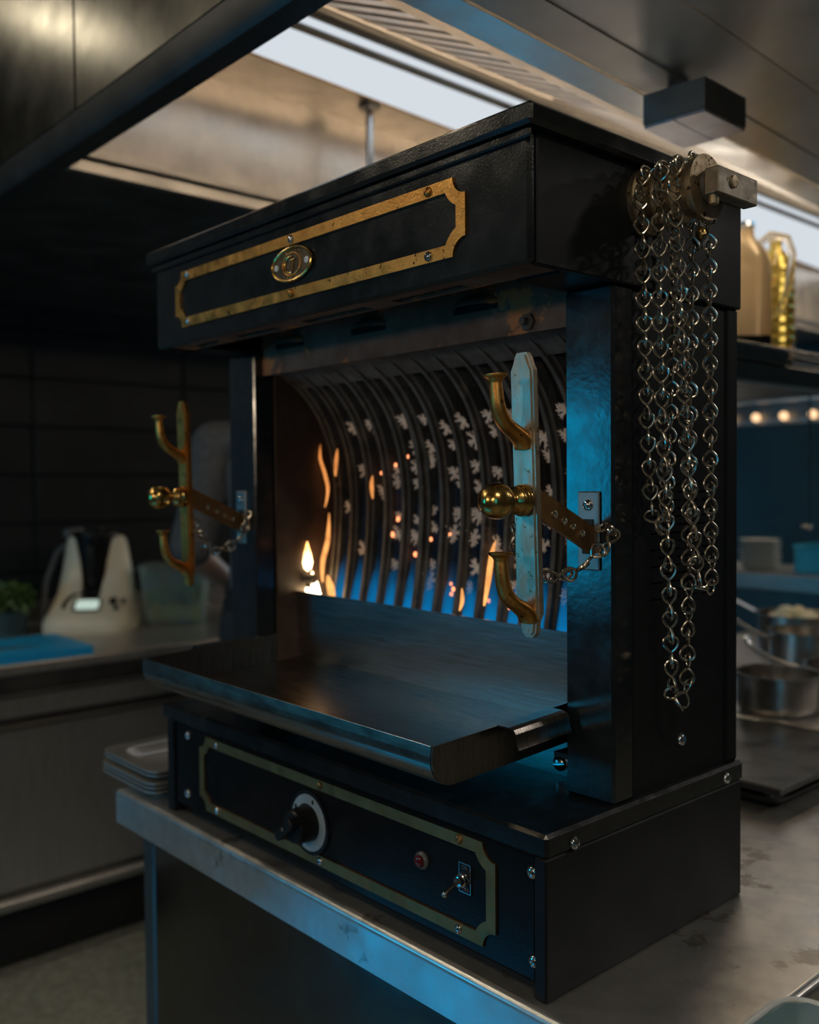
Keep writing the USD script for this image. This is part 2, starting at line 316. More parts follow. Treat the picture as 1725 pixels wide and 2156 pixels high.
LY0, LY1 = .12, 4.35
zL = ZT - .012
put(cy, 'lamp_panel', quad_slab([(-1.355, LY0, zL), (-1.196, LY0, zL), (-1.205, LY1, zL), (-1.60 + .015, LY1, zL)], .010), 'lamp_diffuser', label='wide glowing white lamp panel')
put(cy, 'lamp_panel', quad_slab([(-1.163, LY0, zL), (-1.124, LY0, zL), (-1.135, LY1, zL), (-1.172, LY1, zL)], .010), 'lamp_diffuser', label='narrow glowing white lamp strip')
put(cy, 'lamp_divider', quad_slab([(-1.195, LY0, zL - .004), (-1.164, LY0, zL - .004), (-1.173, LY1, zL - .004), (-1.204, LY1, zL - .004)], .016), 'steel_dark')
put(cy, 'lamp_trim', quad_slab([(-1.364, LY0, zL - .003), (-1.356, LY0, zL - .003), (-1.586, LY1, zL - .003), (-1.594, LY1, zL - .003)], .015), 'brass_dull')
put(cy, 'lamp_trim', quad_slab([(-1.123, LY0, zL - .003), (-1.105, LY0, zL - .003), (-1.115, LY1, zL - .003), (-1.134, LY1, zL - .003)], .015), 'steel_dark')
# sloping filter bank between the lamps and the centre beam
FA, FB = np.array([-1.07, 0, ZT - .005]), np.array([-.56, 0, ZR + .090])
fd = (FB - FA)/np.linalg.norm(FB - FA); fn = np.array([fd[2], 0, -fd[0]]); fn = fn if fn[2] < 0 else -fn
def slope_slab(y0, y1, t0, t1, d0, d1):
    P = []
    for y in (y0, y1):
        for t in (t0, t1):
            for d in (d0, d1): P.append(FA + (FB - FA)*t + fn*d + [0, y, 0])
    return trimesh.convex.convex_hull(np.array(P))
put(cy, 'filter_backing', slope_slab(.1, 1.28, 0, 1, -.05, -.04), 'iron_back')
for i in range(15):
    y = .12 + i*.077
    put(cy, 'baffle', slope_slab(y, y + .042, .06, .96, -.012, .006), 'steel_canopy')
put(cy, 'filter_frame', cat_(slope_slab(.1, 1.28, 0, .06, -.03, .008), slope_slab(.1, 1.28, .95, 1, -.03, .010)), 'steel_canopy')
put(cy, 'blank_panel', slope_slab(1.28, YB - .05, 0, 1, -.02, .004), 'steel_canopy')
# centre beam and the soffit to its right (they run about 3 degrees off the counter's line)
def beam(x0, x1, z0, z1, th, y0=.097, y1=YB - .05, k=.052, c=.0):
    P = []
    for y in (y0, y1):
        for x, z in ((x0, z0), (x1, z1)):
            P += [(x - k*(y - .3), y, z), (x - k*(y - .3), y, z + th)]
    return trimesh.convex.convex_hull(np.array(P))
put(cy, 'gutter', beam(-.534, -.478, ZR + .036, ZR + .012, .010), 'steel_canopy')
put(cy, 'light_strip', beam(-.560, -.552, ZR + .055, ZR + .055, .026, .2), 'lamp_strip', label='slim warm light strip behind the gutter')
put(cy, 'beam_face', beam(-.4775, -.384, ZR + .012, ZR - .004, .012), 'soffit_steel')
put(cy, 'beam_face', beam(-.379, -.300, ZR - .002, ZR + .004, .012), 'soffit_steel')
put(cy, 'soffit_panel', beam(-.298, -.150, ZR + .006, ZR + .012, .01), 'soffit_steel')
for i in range(4):
    a, b = .097 + i*.95, .097 + i*.95 + .945
    put(cy, 'soffit_panel', beam(-.145 + 0, .635, ZR + .012, ZR + .014, .01, a, min(b, YB - .05), .052), 'soffit_steel')
# pipe with flange hanging in the canopy
pn = thing('spray_nozzle', 'slim bright metal pipe hanging from a round flange inside the canopy', 'pipe', (-1.464, .948, 2.40))
put(pn, 'pipe', cyl((-1.464, .948, 2.36), (-1.464, .948, ZT - .012), .012, 16), 'chrome')
put(pn, 'flange', lathe([(0, 0), (.03, 0), (.034, .006), (.034, .012), (0, .012)], (-1.464, .948, ZT - .0125), (0, 0, 1), 24), 'steel_dark')
put(pn, 'spray_tip', lathe([(0, 0), (.012, 0), (.02, .02), (.013, .04), (0, .04)], (-1.464, .948, 2.325), (0, 0, 1), 16), 'chrome')
# shallow box under the beam
hb = thing('sensor_box', 'shallow dark steel box with two brackets, fixed under the canopy beam behind the chain drum', 'box', (-.33, .86, 2.235))
HC = np.array([(-.394, .777), (-.262, .787), (-.265, .947), (-.405, .943)])
put(hb, 'housing', trimesh.convex.convex_hull(np.vstack([np.c_[HC, np.full(4, z)] for z in (2.246, 2.305)])), 'steel_dark')
mid = (HC[0] + HC[1])/2*.5 + (HC[2] + HC[3])/2*.5
for k in (0, .5):
    a, b, o, e = HC[0] + (HC[1] - HC[0])*k, HC[0] + (HC[1] - HC[0])*(k + .5), HC[3] + (HC[2] - HC[3])*k, HC[3] + (HC[2] - HC[3])*(k + .5)
    q = np.array([a, b, e, o]); q = q.mean(0) + (q - q.mean(0))*.97
    put(hb, 'cover_plate', trimesh.convex.convex_hull(np.vstack([np.c_[q, np.full(4, z)] for z in (2.2385, 2.2455)])), 'fuse_lilac')
for x in (-.375, -.29):
    put(hb, 'bracket', box(x - .012, x + .012, .85, .88, 2.305, ZR - .003, .002), 'rubber')

# ceiling lamps over the left aisle (outside the photograph, mirrored in the skirt)
for i, (x, y) in enumerate(((-2.80, -.52), (-2.3, -1.7), (1.7, -1.25), (1.9, 2.3), (1.9, 4.2))):
    cl = thing('ceiling_lamp', ('round warm ceiling lamp over the left aisle', 'round warm ceiling lamp near the front window', 'round warm ceiling lamp right of the photographer', 'round neutral ceiling lamp over the right aisle', 'round neutral ceiling lamp at the back of the right aisle')[i], 'ceiling lamp', (x, y, ZC))
    r_ = .08 if i == 0 else .15
    put(cl, 'housing', lathe([(r_, 0), (r_ + .02, 0), (r_ + .02, .05), (0, .05), (0, .04), (r_, .04)], (x, y, ZC - .05), (0, 0, 1), 32), 'frame_white')
    put(cl, 'diffuser', cyl((x, y, ZC - .045), (x, y, ZC - .035), r_ - .002, 32), ('lamp_spot', 'lamp_ceiling', 'lamp_ceiling', 'lamp_cool', 'lamp_cool')[i])

for i, (x, z) in enumerate(((-.75, 1.95), (.85, 1.95))):
    q = thing('wall_lamp', ('round warm wall lamp on the front wall, left one', 'round warm wall lamp on the front wall, right one')[i], 'wall lamp', (x, YF, z))
    put(q, 'housing', lathe([(0, 0), (.13, 0), (.13, .05), (.11, .05), (.11, .04), (0, .04)], (x, YF, z), (0, 1, 0), 32), 'frame_white')
    put(q, 'diffuser', cyl((x, YF + .041, z), (x, YF + .047, z), .108, 32), 'lamp_wall')

# ================================================================ ISLAND COUNTER
ic = thing('island_counter', 'long stainless steel island counter under the black rotisserie oven', 'counter', (-.47, 2, ZF))
IX0, IX1, IY0, IY1 = -1.143, .195, -.02, 2.84
def rounded_slab(x0, x1, y0, y1, z0, z1, r):
    R = r; P = []
    for k in range(11):
        a = k*math.pi/20; dz, dd = R*math.sin(a), R*(1 - math.cos(a))
        P += [(x0 + dd, y0 + dd, z1 - R + dz), (x1 - dd, y0 + dd, z1 - R + dz), (x0 + dd, y1 - dd, z1 - R + dz), (x1 - dd, y1 - dd, z1 - R + dz)]
    P += [(x0, y0, z0), (x1, y0, z0), (x0, y1, z0), (x1, y1, z0)]
    return trimesh.convex.convex_hull(np.array(P))
put(ic, 'worktop', rounded_slab(IX0, IX1, IY0, IY1, .829, .9, .012), 'steel_table', False)
put(ic, 'cabinet_front', box(-1.115, .13, .05, .065, -.06, .828, .004), 'cabinet_dark')
put(ic, 'cabinet_side', box(-1.115, -1.10, .066, IY1 - .1, -.06, .828, .003), 'cabinet_dark')
put(ic, 'cabinet_side', box(.115, .13, .066, IY1 - .1, -.06, .828, .003), 'cabinet_dark')
for x, y in ((-1.17 + .0, .03), (.11, .10), (-1.08, 2.7), (.06, 2.7)):
    put(ic, 'leg', box(x - .0, x + .05, y + .02, y + .07, ZF, .828 if x < -1.1 else -.06, .006), 'steel_dark')

# ================================================================ ROTISSERIE OVEN
ov = thing('rotisserie_oven', 'black enamel gas rotisserie oven with brass trim standing on the steel counter', 'oven', (-.48, .23, .9))
# base
put(ov, 'base_panel', box(-.927, -.0215, .005, .020, .917, 1.076, .003), 'panel_satin')
put(ov, 'base_foot', box(-.94, -.02, .03, .445, .9, .93), 'panel_black')
put(ov, 'side_plate', box(-.953, -.928, .0, .457, .9, 1.076, .0025), 'panel_black')
put(ov, 'side_plate', box(-.0208, -.001, .0, .457, .9, 1.076, .0025), 'panel_black')
put(ov, 'base_back', box(-.94, -.02, .44, .456, .93, 1.074), 'panel_black')
put(ov, 'base_lid', box(-.972, .0, .0, .461, 1.0745, 1.1053, .0045), 'enamel_black')
def plaque_ring(x0, x1, z0, z1, r, w):
    o = sbox(x0, z0, x1, z1)
    for x in (x0, x1):
        for z in (z0, z1): o = o.difference(Point(x, z).buffer(r, 24))
    return o.difference(o.buffer(-w, join_style=2))
def brass_frame(x0, x1, z0, z1, y, m, scr):
    f = put(ov, 'brass_frame', fix(extrude(plaque_ring(x0, x1, z0, z1, .0225, .0165), .0032, XZ, (0, y - .0032, 0))), m, 30)
    for i, (x, z) in enumerate(scr): screw(f, (x, y - .0032, z), (0, -1, 0), .0065, 'chrome' if i % 3 else m, .9 + i*.7)
brass_frame(-.832, -.0858, .9322, 1.0682, .005, 'brass_dull', [(-.1506, 1.0605), (-.1526, .9405), (-.4584, .9405), (-.4584, 1.0605), (-.77, .9405), (-.77, 1.0605)])
for x, z in ((-.879, 1.057), (-.8825, .9457), (-.0261, 1.0535), (-.0235, .944)): screw(ov, (x, .005, z), (0, -1, 0), .0085, 'chrome', 1.2)
for y, z in ((.0532, 1.0842), (.4117, 1.0882)): screw(ov, (0, y, z), (1, 0, 0), .0085, 'chrome', 1.5)
# burner dial
kd = (-.487, .9945)
dl = put(ov, 'dial', lathe([(0, 0), (.051, 0), (.051, .004), (0, .004)], (kd[0], .0052, kd[1]), (0, -1, 0), 48), 'plastic_black')
ring = Point(kd).buffer(.0445, 32).difference(Point(kd[0] - .003, kd[1]).buffer(.0295, 32)).difference(Polygon([kd, (kd[0] - .1, kd[1] + .012), (kd[0] - .1, kd[1] - .06), (kd[0] - .02, kd[1] - .05)]))
put(dl, 'dial_scale', fix(extrude(ring, .0012, XZ, (0, .0002, 0))), 'dial_grey', label='blue-grey crescent scale')
put(dl, 'knob', lathe([(0, 0), (.029, 0), (.028, .012), (.026, .030), (.023, .033), (0, .033)], (kd[0], .001, kd[1]), (0, -1, 0), 40), 'plastic_black')
gb = rbox(-.008, .008, -.050, -.028, -.027, .027, .004); gb.apply_transform(trimesh.transformations.rotation_matrix(.9, (0, 1, 0))); gb.apply_translation((kd[0], 0, kd[1]))
put(dl, 'grip', gb, 'plastic_black')
put(dl, 'pointer', cyl((kd[0] + .004, -.0505, kd[1] + .003), (kd[0] + .004, -.052, kd[1] + .003), .003, 12), 'chrome')
for a in (70, 150):
    p = (kd[0] + .038*math.cos(math.radians(a)), kd[1] + .038*math.sin(math.radians(a)))
    put(dl, 'scale_mark', box(p[0] - .0012, p[0] + .0012, -.0016, .0005, p[1] - .003, p[1] + .003), 'plastic_black')
# pilot lamp
pl = put(ov, 'indicator_lamp', lathe([(0, 0), (.0125, 0), (.0125, .003), (.0095, .006), (0, .006)], (-.2249, .005, 1.0101), (0, -1, 0), 24), 'plastic_grey')
put(pl, 'lens', lathe([(0, 0), (.0088, 0), (.008, .003), (.005, .005), (0, .0055)], (-.2249, -.001, 1.0101), (0, -1, 0), 24), 'lens_red', label='dark red lens')
# toggle switch
tx, tz = -.1417, 1.0107
sw = put(ov, 'toggle_switch', fix(extrude(sbox(-.0108, -.0195, .0108, .0195), .0012, XZ, (tx, .0038, tz))), 'plastic_black')
put(sw, 'plate_rim', fix(extrude(sbox(-.0112, -.0199, .0112, .0199).difference(sbox(-.0098, -.0185, .0098, .0185)), .002, XZ, (tx, .003, tz))), 'chrome')
def lettering(txt, h, x, y, z):
    t = text_mesh(txt, h, .0008); v = t.vertices.copy(); v[:, 0] -= v[:, 0].mean(); q = np.stack([v[:, 0] + x, y - v[:, 2], v[:, 1] + z], 1)
    return trimesh.Trimesh(q, t.faces, process=False)
put(sw, 'lettering', lettering('ON', .0052, tx, .0036, tz + .0118), 'chrome', 0)
put(sw, 'lettering', lettering('OFF', .0045, tx, .0036, tz - .0165), 'chrome', 0)
put(sw, 'nut', hexnut((tx, .0036, tz - .001), (0, -1, 0), .0098, .004), 'chrome')
put(sw, 'bushing', lathe([(0, 0), (.0088, 0), (.0088, .004), (.007, .005), (.007, .010), (.0045, .011), (0, .011)], (tx, 0, tz - .001), (0, -1, 0), 24), 'chrome')
lv = np.array([(tx, -.009, tz - .001), (tx - .001, -.020, tz - .006), (tx - .002, -.031, tz - .0115)])
put(sw, 'lever', tube(lv, [.0022, .0026, .0036], 12), 'chrome')
tip = trimesh.creation.icosphere(2, .0044); tip.apply_translation(lv[2]); put(sw, 'lever_tip', tip, 'chrome')
# posts and body
PZ0, PZ1 = 1.1053, 1.7847
put(ov, 'front_post', box(-.0885, -.0084, .1457, .1905, PZ0, PZ1, .004), 'post_black')
put(ov, 'front_post', box(-.948, -.856, .1457, .1905, PZ0, PZ1, .003), 'post_black')
put(ov, 'rear_post', box(-.06, -.0084, .4265, .4575, PZ0, PZ1, .003), 'panel_black')
put(ov, 'rear_post', box(-.948, -.90, .4265, .4575, PZ0, PZ1, .003), 'panel_black')
# side panel with staggered vent slots
sp = sbox(.1925, PZ0, .4245, PZ1)
for r in range(15):
    z = 1.367 + r*.0113
    for c in range(3 + (r % 2 == 0)):
        y0 = .2345 + c*.0425 + (0 if r % 2 == 0 else .021)
        sp = sp.difference(sbox(y0, z - .0012, min(y0 + .031, .391), z + .0012))
put(ov, 'side_panel', fix(extrude(sp, .004, YZ, (-.0158, 0, 0))), 'panel_black', 20, label='right side panel with staggered vent slots')
put(ov, 'vent_backing', box(-.030, -.020, .2, .42, 1.34, 1.56), 'iron_back')
put(ov, 'side_panel', box(-.945, -.938, .1925, .4245, PZ0, PZ1), 'panel_black')
put(ov, 'rear_panel', box(-.90, -.06, .447, .456, PZ0, PZ1), 'panel_black')
screw(ov, (-.0118, .309, 1.1626), (1, 0, 0), .009, 'chrome', 1.4)
# hood
HZ0, HZ1 = 1.7847, 1.9398
put(ov, 'hood_front', box(-.9265, -.003, -.0223, -.010, HZ0, HZ1, .0045), 'enamel_black')
put(ov, 'hood_side', box(-.014, -.003, -.0085, .457, HZ0, HZ1, .002), 'panel_black')
put(ov, 'hood_side', box(-.9265, -.915, -.0085, .457, HZ0, HZ1, .002), 'panel_black')
put(ov, 'hood_bead', box(-.932, .0025, -.0275, -.0225, HZ1 - .012, HZ1 - .0005, .002), 'enamel_black')
us = sbox(-.914, -.0095, -.0145, .050)
for x0, x1 in ((-.30, -.16), (-.52, -.36), (-.72, -.60), (-.86, -.78)): us = us.difference(sbox(x0, .02, x1, .040))
put(ov, 'hood_underside', fix(extrude(us, .004, XY, (0, 0, HZ0 + .004))), 'soot_plate', 20)
put(ov, 'hood_floor', box(-.0885, -.0145, .051, .446, HZ0 + .0005, HZ0 + .006), 'panel_black'); put(ov, 'hood_floor', box(-.914, -.856, .051, .446, HZ0 + .0005, HZ0 + .006), 'panel_black')
put(ov, 'hood_back', box(-.9145, -.0145, .447, .456, HZ0, HZ1), 'panel_black')
put(ov, 'hood_liner', box(-.914, -.0145, .0, .165, HZ0 + .05, HZ0 + .06), 'iron_back')
put(ov, 'cap', box(-.941, .011, -.036, .47, HZ1, 1.9652, .0045), 'enamel_black')
brass_frame(-.8455, -.105, 1.8128, 1.9115, -.0223, 'brass_aged', [(-.172, 1.9035), (-.172, 1.8212), (-.479, 1.9035), (-.480, 1.8212), (-.80, 1.9035), (-.80, 1.8212)])
# oval badge
bx, bz = -.4778, 1.8652
def oval(a, b, n=48): return Polygon([(bx + a*math.cos(t), bz + b*math.sin(t)) for t in np.linspace(0, 2*np.pi, n, endpoint=False)])
bd = put(ov, 'badge', fix(extrude(oval(.053, .0265), .003, XZ, (0, -.0256, 0))), 'badge_bronze', label='oval brass maker badge with raised monogram')
th = np.linspace(0, 2*np.pi, 48, endpoint=False)
put(bd, 'rim', tube(np.stack([bx + .0515*np.cos(th), np.full(48, -.0258), bz + .025*np.sin(th)], 1), .0024, 8, True), 'brass_polished')
put(bd, 'inner_ring', tube(np.stack([bx + .0235*np.cos(th), np.full(48, -.0258), bz + .017*np.sin(th)], 1), .0013, 8, True), 'brass_aged')
ca = np.linspace(math.radians(60), math.radians(300), 24)
mono = cat_(tube(np.stack([bx - .004 + .013*np.cos(ca), np.full(24, -.0262), bz - .001 + .0125*np.sin(ca)], 1), .0018, 8), tube([(bx + .004, -.0262, bz - .010), (bx + .004, -.0262, bz + .005)], .0017, 8), tube([(bx - .003, -.0262, bz + .006), (bx + .011, -.0262, bz + .006)], .0014, 8))
put(bd, 'monogram', mono, 'brass_polished')
dots = []
for a in list(range(55, 130, 15)) + list(range(235, 310, 18)):
    s = trimesh.creation.icosphere(1, .0016); s.apply_translation((bx + .034*math.cos(math.radians(a)), -.0258, bz + .0212*math.sin(math.radians(a)))); dots.append(s)
put(bd, 'raised_dots', cat_(*dots), 'brass_polished')
for s in (-1, 1): put(bd, 'rivet', lathe([(0, 0), (.0052, 0), (.0048, .0018), (.0014, .0022), (.0012, .0008), (0, .0008)], (bx + s*.040, -.0256, bz), (0, -1, 0), 20), 'glaze_white', label='small white rivet')
# fire chamber
Pz = np.array([1.12, 1.20, 1.29, 1.343, 1.42, 1.494, 1.571, 1.645, 1.705, 1.745])
Py = np.array([.30, .300, .310, .320, .330, .334, .327, .303, .260, .205])
yp = PchipInterpolator(Pz, Py)
put(ov, 'chamber_wall', box(-.856, -.849, .191, .44, 1.12, HZ0, 0), 'soot_wall')
put(ov, 'chamber_wall', box(-.100, -.093, .191, .44, 1.12, HZ0, 0), 'soot_wall')
zz = np.concatenate([np.linspace(1.2, 1.62, 22), np.linspace(1.64, 1.708, 9)])
def curve_strip(x0, x1, d0, d1, zs, bulge=0.0):
    """strip following the reflector's curve, from d0 behind it to d1"""
    y = yp(zs); ty = np.gradient(y, zs); n = np.stack([-np.ones_like(ty), ty], 1); n /= np.linalg.norm(n, axis=1, keepdims=True)   # towards the front
    o = np.stack([y, zs], 1); prof = np.vstack([o + n*(-d1), (o + n*(-d0))[::-1]])
    return sweep_x(prof, x0, x1)
put(ov, 'reflector', curve_strip(-.849, -.100, .026, .034, zz), 'iron_back', 40)
zr = np.concatenate([np.linspace(1.2, 1.6, 22), np.linspace(1.62, 1.7455, 14)])
SL = [-.2305 - .053*k for k in range(-2, 12)]                     # burner slots
for i, x in enumerate(SL + [SL[-1] - .053]):
    wide = i in (4, 9); c = x + .0265; w = .0115 if not wide else .0145
    if c + w > -.1005: c = -.101 - w
    rb = put(ov, 'rib', curve_strip(c - w, c + w, .004, .026, zr), 'iron_cast', 40)
    put(rb, 'fin', curve_strip(c - .004 - (.004 if wide else 0), c + .004, -.004, .004, zr), 'iron_cast', 40)
put(ov, 'reflector_top', cat_(sweep_x([(.166, 1.748), (.205, 1.741), (.228, 1.731), (.243, 1.720), (.252, 1.724), (.236, 1.738), (.21, 1.752), (.17, 1.757)], -.849, -.1)), 'iron_cast')
put(ov, 'burner_bar', box(-.849, -.1, .262, .296, 1.2, 1.283, .004), 'iron_back')
df = put(ov, 'deflector', box(-.8555, -.0885, .1655, .170, 1.742, HZ0 + .05), 'soot_plate')
for x in (-.760, -.527, -.274):
    a = np.linspace(0, np.pi, 14); lip = []
    for t in np.linspace(0, 1, 7):
        rr = 1 - t; lip.append(np.stack([x + .05*np.cos(a)*(1 - .25*t), .1655 - .022*np.sin(t*np.pi/2)*np.sin(a), 1.793 + .019*rr*np.sin(a)], 1))
    V = np.concatenate(lip); F = []
    for i in range(6):
        for j in range(13): F += [[i*14 + j, i*14 + j + 1, (i + 1)*14 + j + 1], [i*14 + j, (i + 1)*14 + j + 1, (i + 1)*14 + j]]
    put(df, 'vent_lip', trimesh.Trimesh(V, F, process=False), 'soot_plate', True)
    put(df, 'vent_hole', sweep_x([(.1640, 1.786), (.1656, 1.786), (.1656, 1.80), (.1640, 1.80)], x - .045, x + .045), 'iron_back')
put(df, 'nut', hexnut((-.168, .1655, 1.757), (0, -1, 0), .013, .007), 'iron_cast'); put(df, 'stud', cyl((-.168, .17, 1.757), (-.168, .150, 1.757), .006, 12), 'iron_cast')
put(ov, 'tray_backplate', box(-.855, -.0885, .2, .2035, 1.1055, 1.158), 'steel_back')
for x in (-.80, -.1417): screw(ov, (x, .2, 1.1236), (0, -1, 0), .012, 'chrome', .2, 'bolt')
for x0, x1 in ((-.8558, -.836), (-.112, -.0888)): put(ov, 'tray_rail', box(x0, x1, .15, .199, 1.150, 1.1565), 'steel_dark')
# slot plates with the arms' sockets
for x in (-.0462, -.9025):
    s = put(ov, 'slot_plate', box(x - .0175, x + .0175, .1417, .1457, 1.4125, 1.5165, .0015), 'steel_grey')
    screw(s, (x, .1417, 1.4985), (0, -1, 0), .0075, 'chrome', 2.2)
    put(s, 'socket', box(x - .009, x + .009, .1405, .1418, 1.434, 1.480), 'rubber')
# radiant tufts: small branching wire stars in the grooves
def tuft(k):
    q = random.Random(k); M = []
    for i in range(8):
        a = i*math.pi/4 + q.uniform(-.3, .3); l = q.uniform(.009, .0155)
        p = np.array([(0, 0, 0), (math.cos(a)*l*.5, -.003, math.sin(a)*l*.5), (math.cos(a)*l, -.006 + q.uniform(-.003, .003), math.sin(a)*l)])
        M.append(tube(p, [.0024, .0018, .0007], 5))
        for s in (-.6, .6):
            b = a + s; e = p[1] + np.array([math.cos(b), -.2, math.sin(b)])*l*.45; M.append(tube([p[1], e], [.0014, .0006], 4))
    return cat_(*M)
TU = [tuft(k) for k in range(6)]
cnt = 0
for i, x in enumerate(SL):
    for z in np.arange(1.345, 1.665, .043):
        z = z + rnd.uniform(-.008, .008)
        if i in (11, 12, 13) and rnd.random() < .7: continue
        if rnd.random() < (.10 if z > 1.43 and i < 9 else .30): continue
        m = TU[cnt % 6].copy(); g = rnd.uniform(.8, 1.4)
        ty = float(yp.derivative()(z)); R = trimesh.transformations.rotation_matrix(math.atan(ty)*-1, (1, 0, 0)); m.apply_scale(g); m.apply_transform(R)
        m.apply_translation((x + rnd.uniform(-.010, .010), float(yp(z)) + .014, z + rnd.uniform(-.01, .01))); put(ov, 'radiant_tuft', m, 'ceramic_tuft'); cnt += 1
# flames
def flame_sheet(x, z0, z1, w, y0, lean=0.0, ph=0.0, d=.008, wig=.15):
    n = 14; P, Rr = [], []
    for t in np.linspace(0, 1, n):
        z = z0 + (z1 - z0)*t; P.append((x + lean*t + wig*w*math.sin(ph + 5*t)*t, float(yp(z)) + y0, z)); Rr.append(w*(1 - .25*t)*(1 - t**4)**.5 + .0004)
    m = tube(P, Rr, 12, flat=1.0, ref=(0, 1, 0)); c = np.array(P)
    v = m.vertices.copy(); zi = np.clip(((v[:, 2] - z0)/(z1 - z0)*(n - 1)).round().astype(int), 0, n - 1); cyv = c[zi, 1]
    v[:, 1] = cyv + (v[:, 1] - cyv)*d/w; return trimesh.Trimesh(v, m.faces, process=False)
for i, x in enumerate(SL):
    put(ov, 'blue_flame', flame_sheet(x + .002, 1.275, 1.365 + rnd.uniform(-.01, .012), .0100, .002, rnd.uniform(-.004, .004), rnd.random()*6), 'flame_blue', True)
    put(ov, 'blue_flame', flame_sheet(x, 1.28, rnd.uniform(1.42, 1.58), .012, .012, rnd.uniform(-.003, .006), rnd.random()*6, .006, .3), 'flame_blue', True)
def wisp(pts, w):
    p = np.array(pts, float); t = np.linspace(0, 1, len(p)); q = PchipInterpolator(t, p)(np.linspace(0, 1, 22)); s = np.linspace(0, 1, 22)
    put(ov, 'orange_flame', tube(q, w*np.sin(np.pi*np.clip(s*.9 + .08, 0, 1))**.8 + .0002, 8, flat=.6), 'flame_orange', True)
wisp([(-.836, .30, 1.482), (-.832, .305, 1.52), (-.835, .30, 1.55), (-.844, .295, 1.585), (-.842, .295, 1.61)], .0042)
wisp([(-.826, .285, 1.33), (-.832, .29, 1.37), (-.820, .295, 1.42), (-.822, .30, 1.47)], .0060)
wisp([(-.806, .305, 1.545), (-.803, .305, 1.575), (-.792, .30, 1.60)], .0045)
wisp([(-.700, .315, 1.50), (-.703, .315, 1.525), (-.700, .315, 1.545)], .0045)
wisp([(-.397, .31, 1.318), (-.392, .315, 1.36), (-.388, .32, 1.405), (-.380, .322, 1.43)], .0060)
wisp([(-.452, .305, 1.305), (-.446, .306, 1.325), (-.447, .306, 1.345)], .0042)
wisp([(-.79, .285, 1.290), (-.80, .285, 1.32), (-.81, .285, 1.345)], .0090)
for (x, y, z, r, h) in ((-.846, .262, 1.352, .0105, .062), (-.838, .268, 1.297, .0150, .056), (-.815, .262, 1.292, .010, .035)):
    put(ov, 'pilot_flame', lathe([(0, 0), (r*.7, h*.1), (r, h*.3), (r*.75, h*.55), (r*.3, h*.82), (0, h)], (x, y, z), (0, 0, 1), 20), 'flame_pilot', True)
put(ov, 'pilot_burner', cat_(cyl((-.849, .257, 1.338), (-.824, .262, 1.338), .010, 16), box(-.845, -.83, .255, .27, 1.32, 1.34)), 'iron_cast')
for (x, z) in ((-.58, 1.35), (-.575, 1.338), (-.583, 1.328), (-.497, 1.347), (-.490, 1.338), (-.493, 1.329), (-.40, 1.325), (-.365, 1.345), (-.358, 1.330), (-.352, 1.318), (-.60, 1.395), (-.56, 1.425), (-.655, 1.46), (-.64, 1.50), (-.70, 1.55), (-.655, 1.565), (-.51, 1.435), (-.62, 1.58), (-.20, 1.60), (-.17, 1.66), (-.16, 1.53), (-.67, 1.43), (-.25, 1.50)):
    s = trimesh.creation.icosphere(1, rnd.uniform(.003, .0052)); s.apply_scale((1, .8, 1.2)); s.apply_translation((x, float(yp(z)) + .008, z)); put(ov, 'ember', s, 'ember_glow', True)
# chain drum on the right side
DX, DY, DZ = 0.09, .21, 1.896
dm = put(ov, 'drum', lathe([(0, 0), (.043, 0), (.043, .008), (.037, .012), (.034, .016), (.034, .021), (.038, .029), (.038, .034), (.034, .042), (.034, .048), (.038, .055), (.038, .060), (.034, .065), (.034, .071), (.039, .080), (.0405, .084), (.0405, .0905), (0, .0905)], (-.0028, DY, DZ), (1, 0, 0), 48), 'bronze_worn', 40, label='bronze chain drum')
put(dm, 'shaft', cyl((DX - .003, DY, DZ), (DX + .012, DY, DZ), .020, 24, .002), 'iron_cast')
put(dm, 'crank_bar', box(DX + .006, DX + .026, .188, .282, 1.879, 1.912, .0015), 'iron_brown', label='square steel bar across the end of the drum')
put(dm, 'bolt', lathe([(0, 0), (.008, 0), (.0075, .003), (0, .004)], (DX + .026, .222, 1.898), (1, 0, 0), 16), 'bronze_worn')
put(dm, 'bolt', lathe([(0, 0), (.007, 0), (.006, .010), (0, .012)], (DX + .014, .197, 1.879), (0, 0, -1), 16), 'bronze_worn')
ws = put(ov, 'washer', lathe([(0, 0), (.019, 0), (.019, .003), (0, .003)], (-.003, .342, 1.878), (1, 0, 0), 28), 'enamel_black')
screw(ws, (0, .342, 1.878), (1, 0, 0), .010, 'brass_polished', .3)

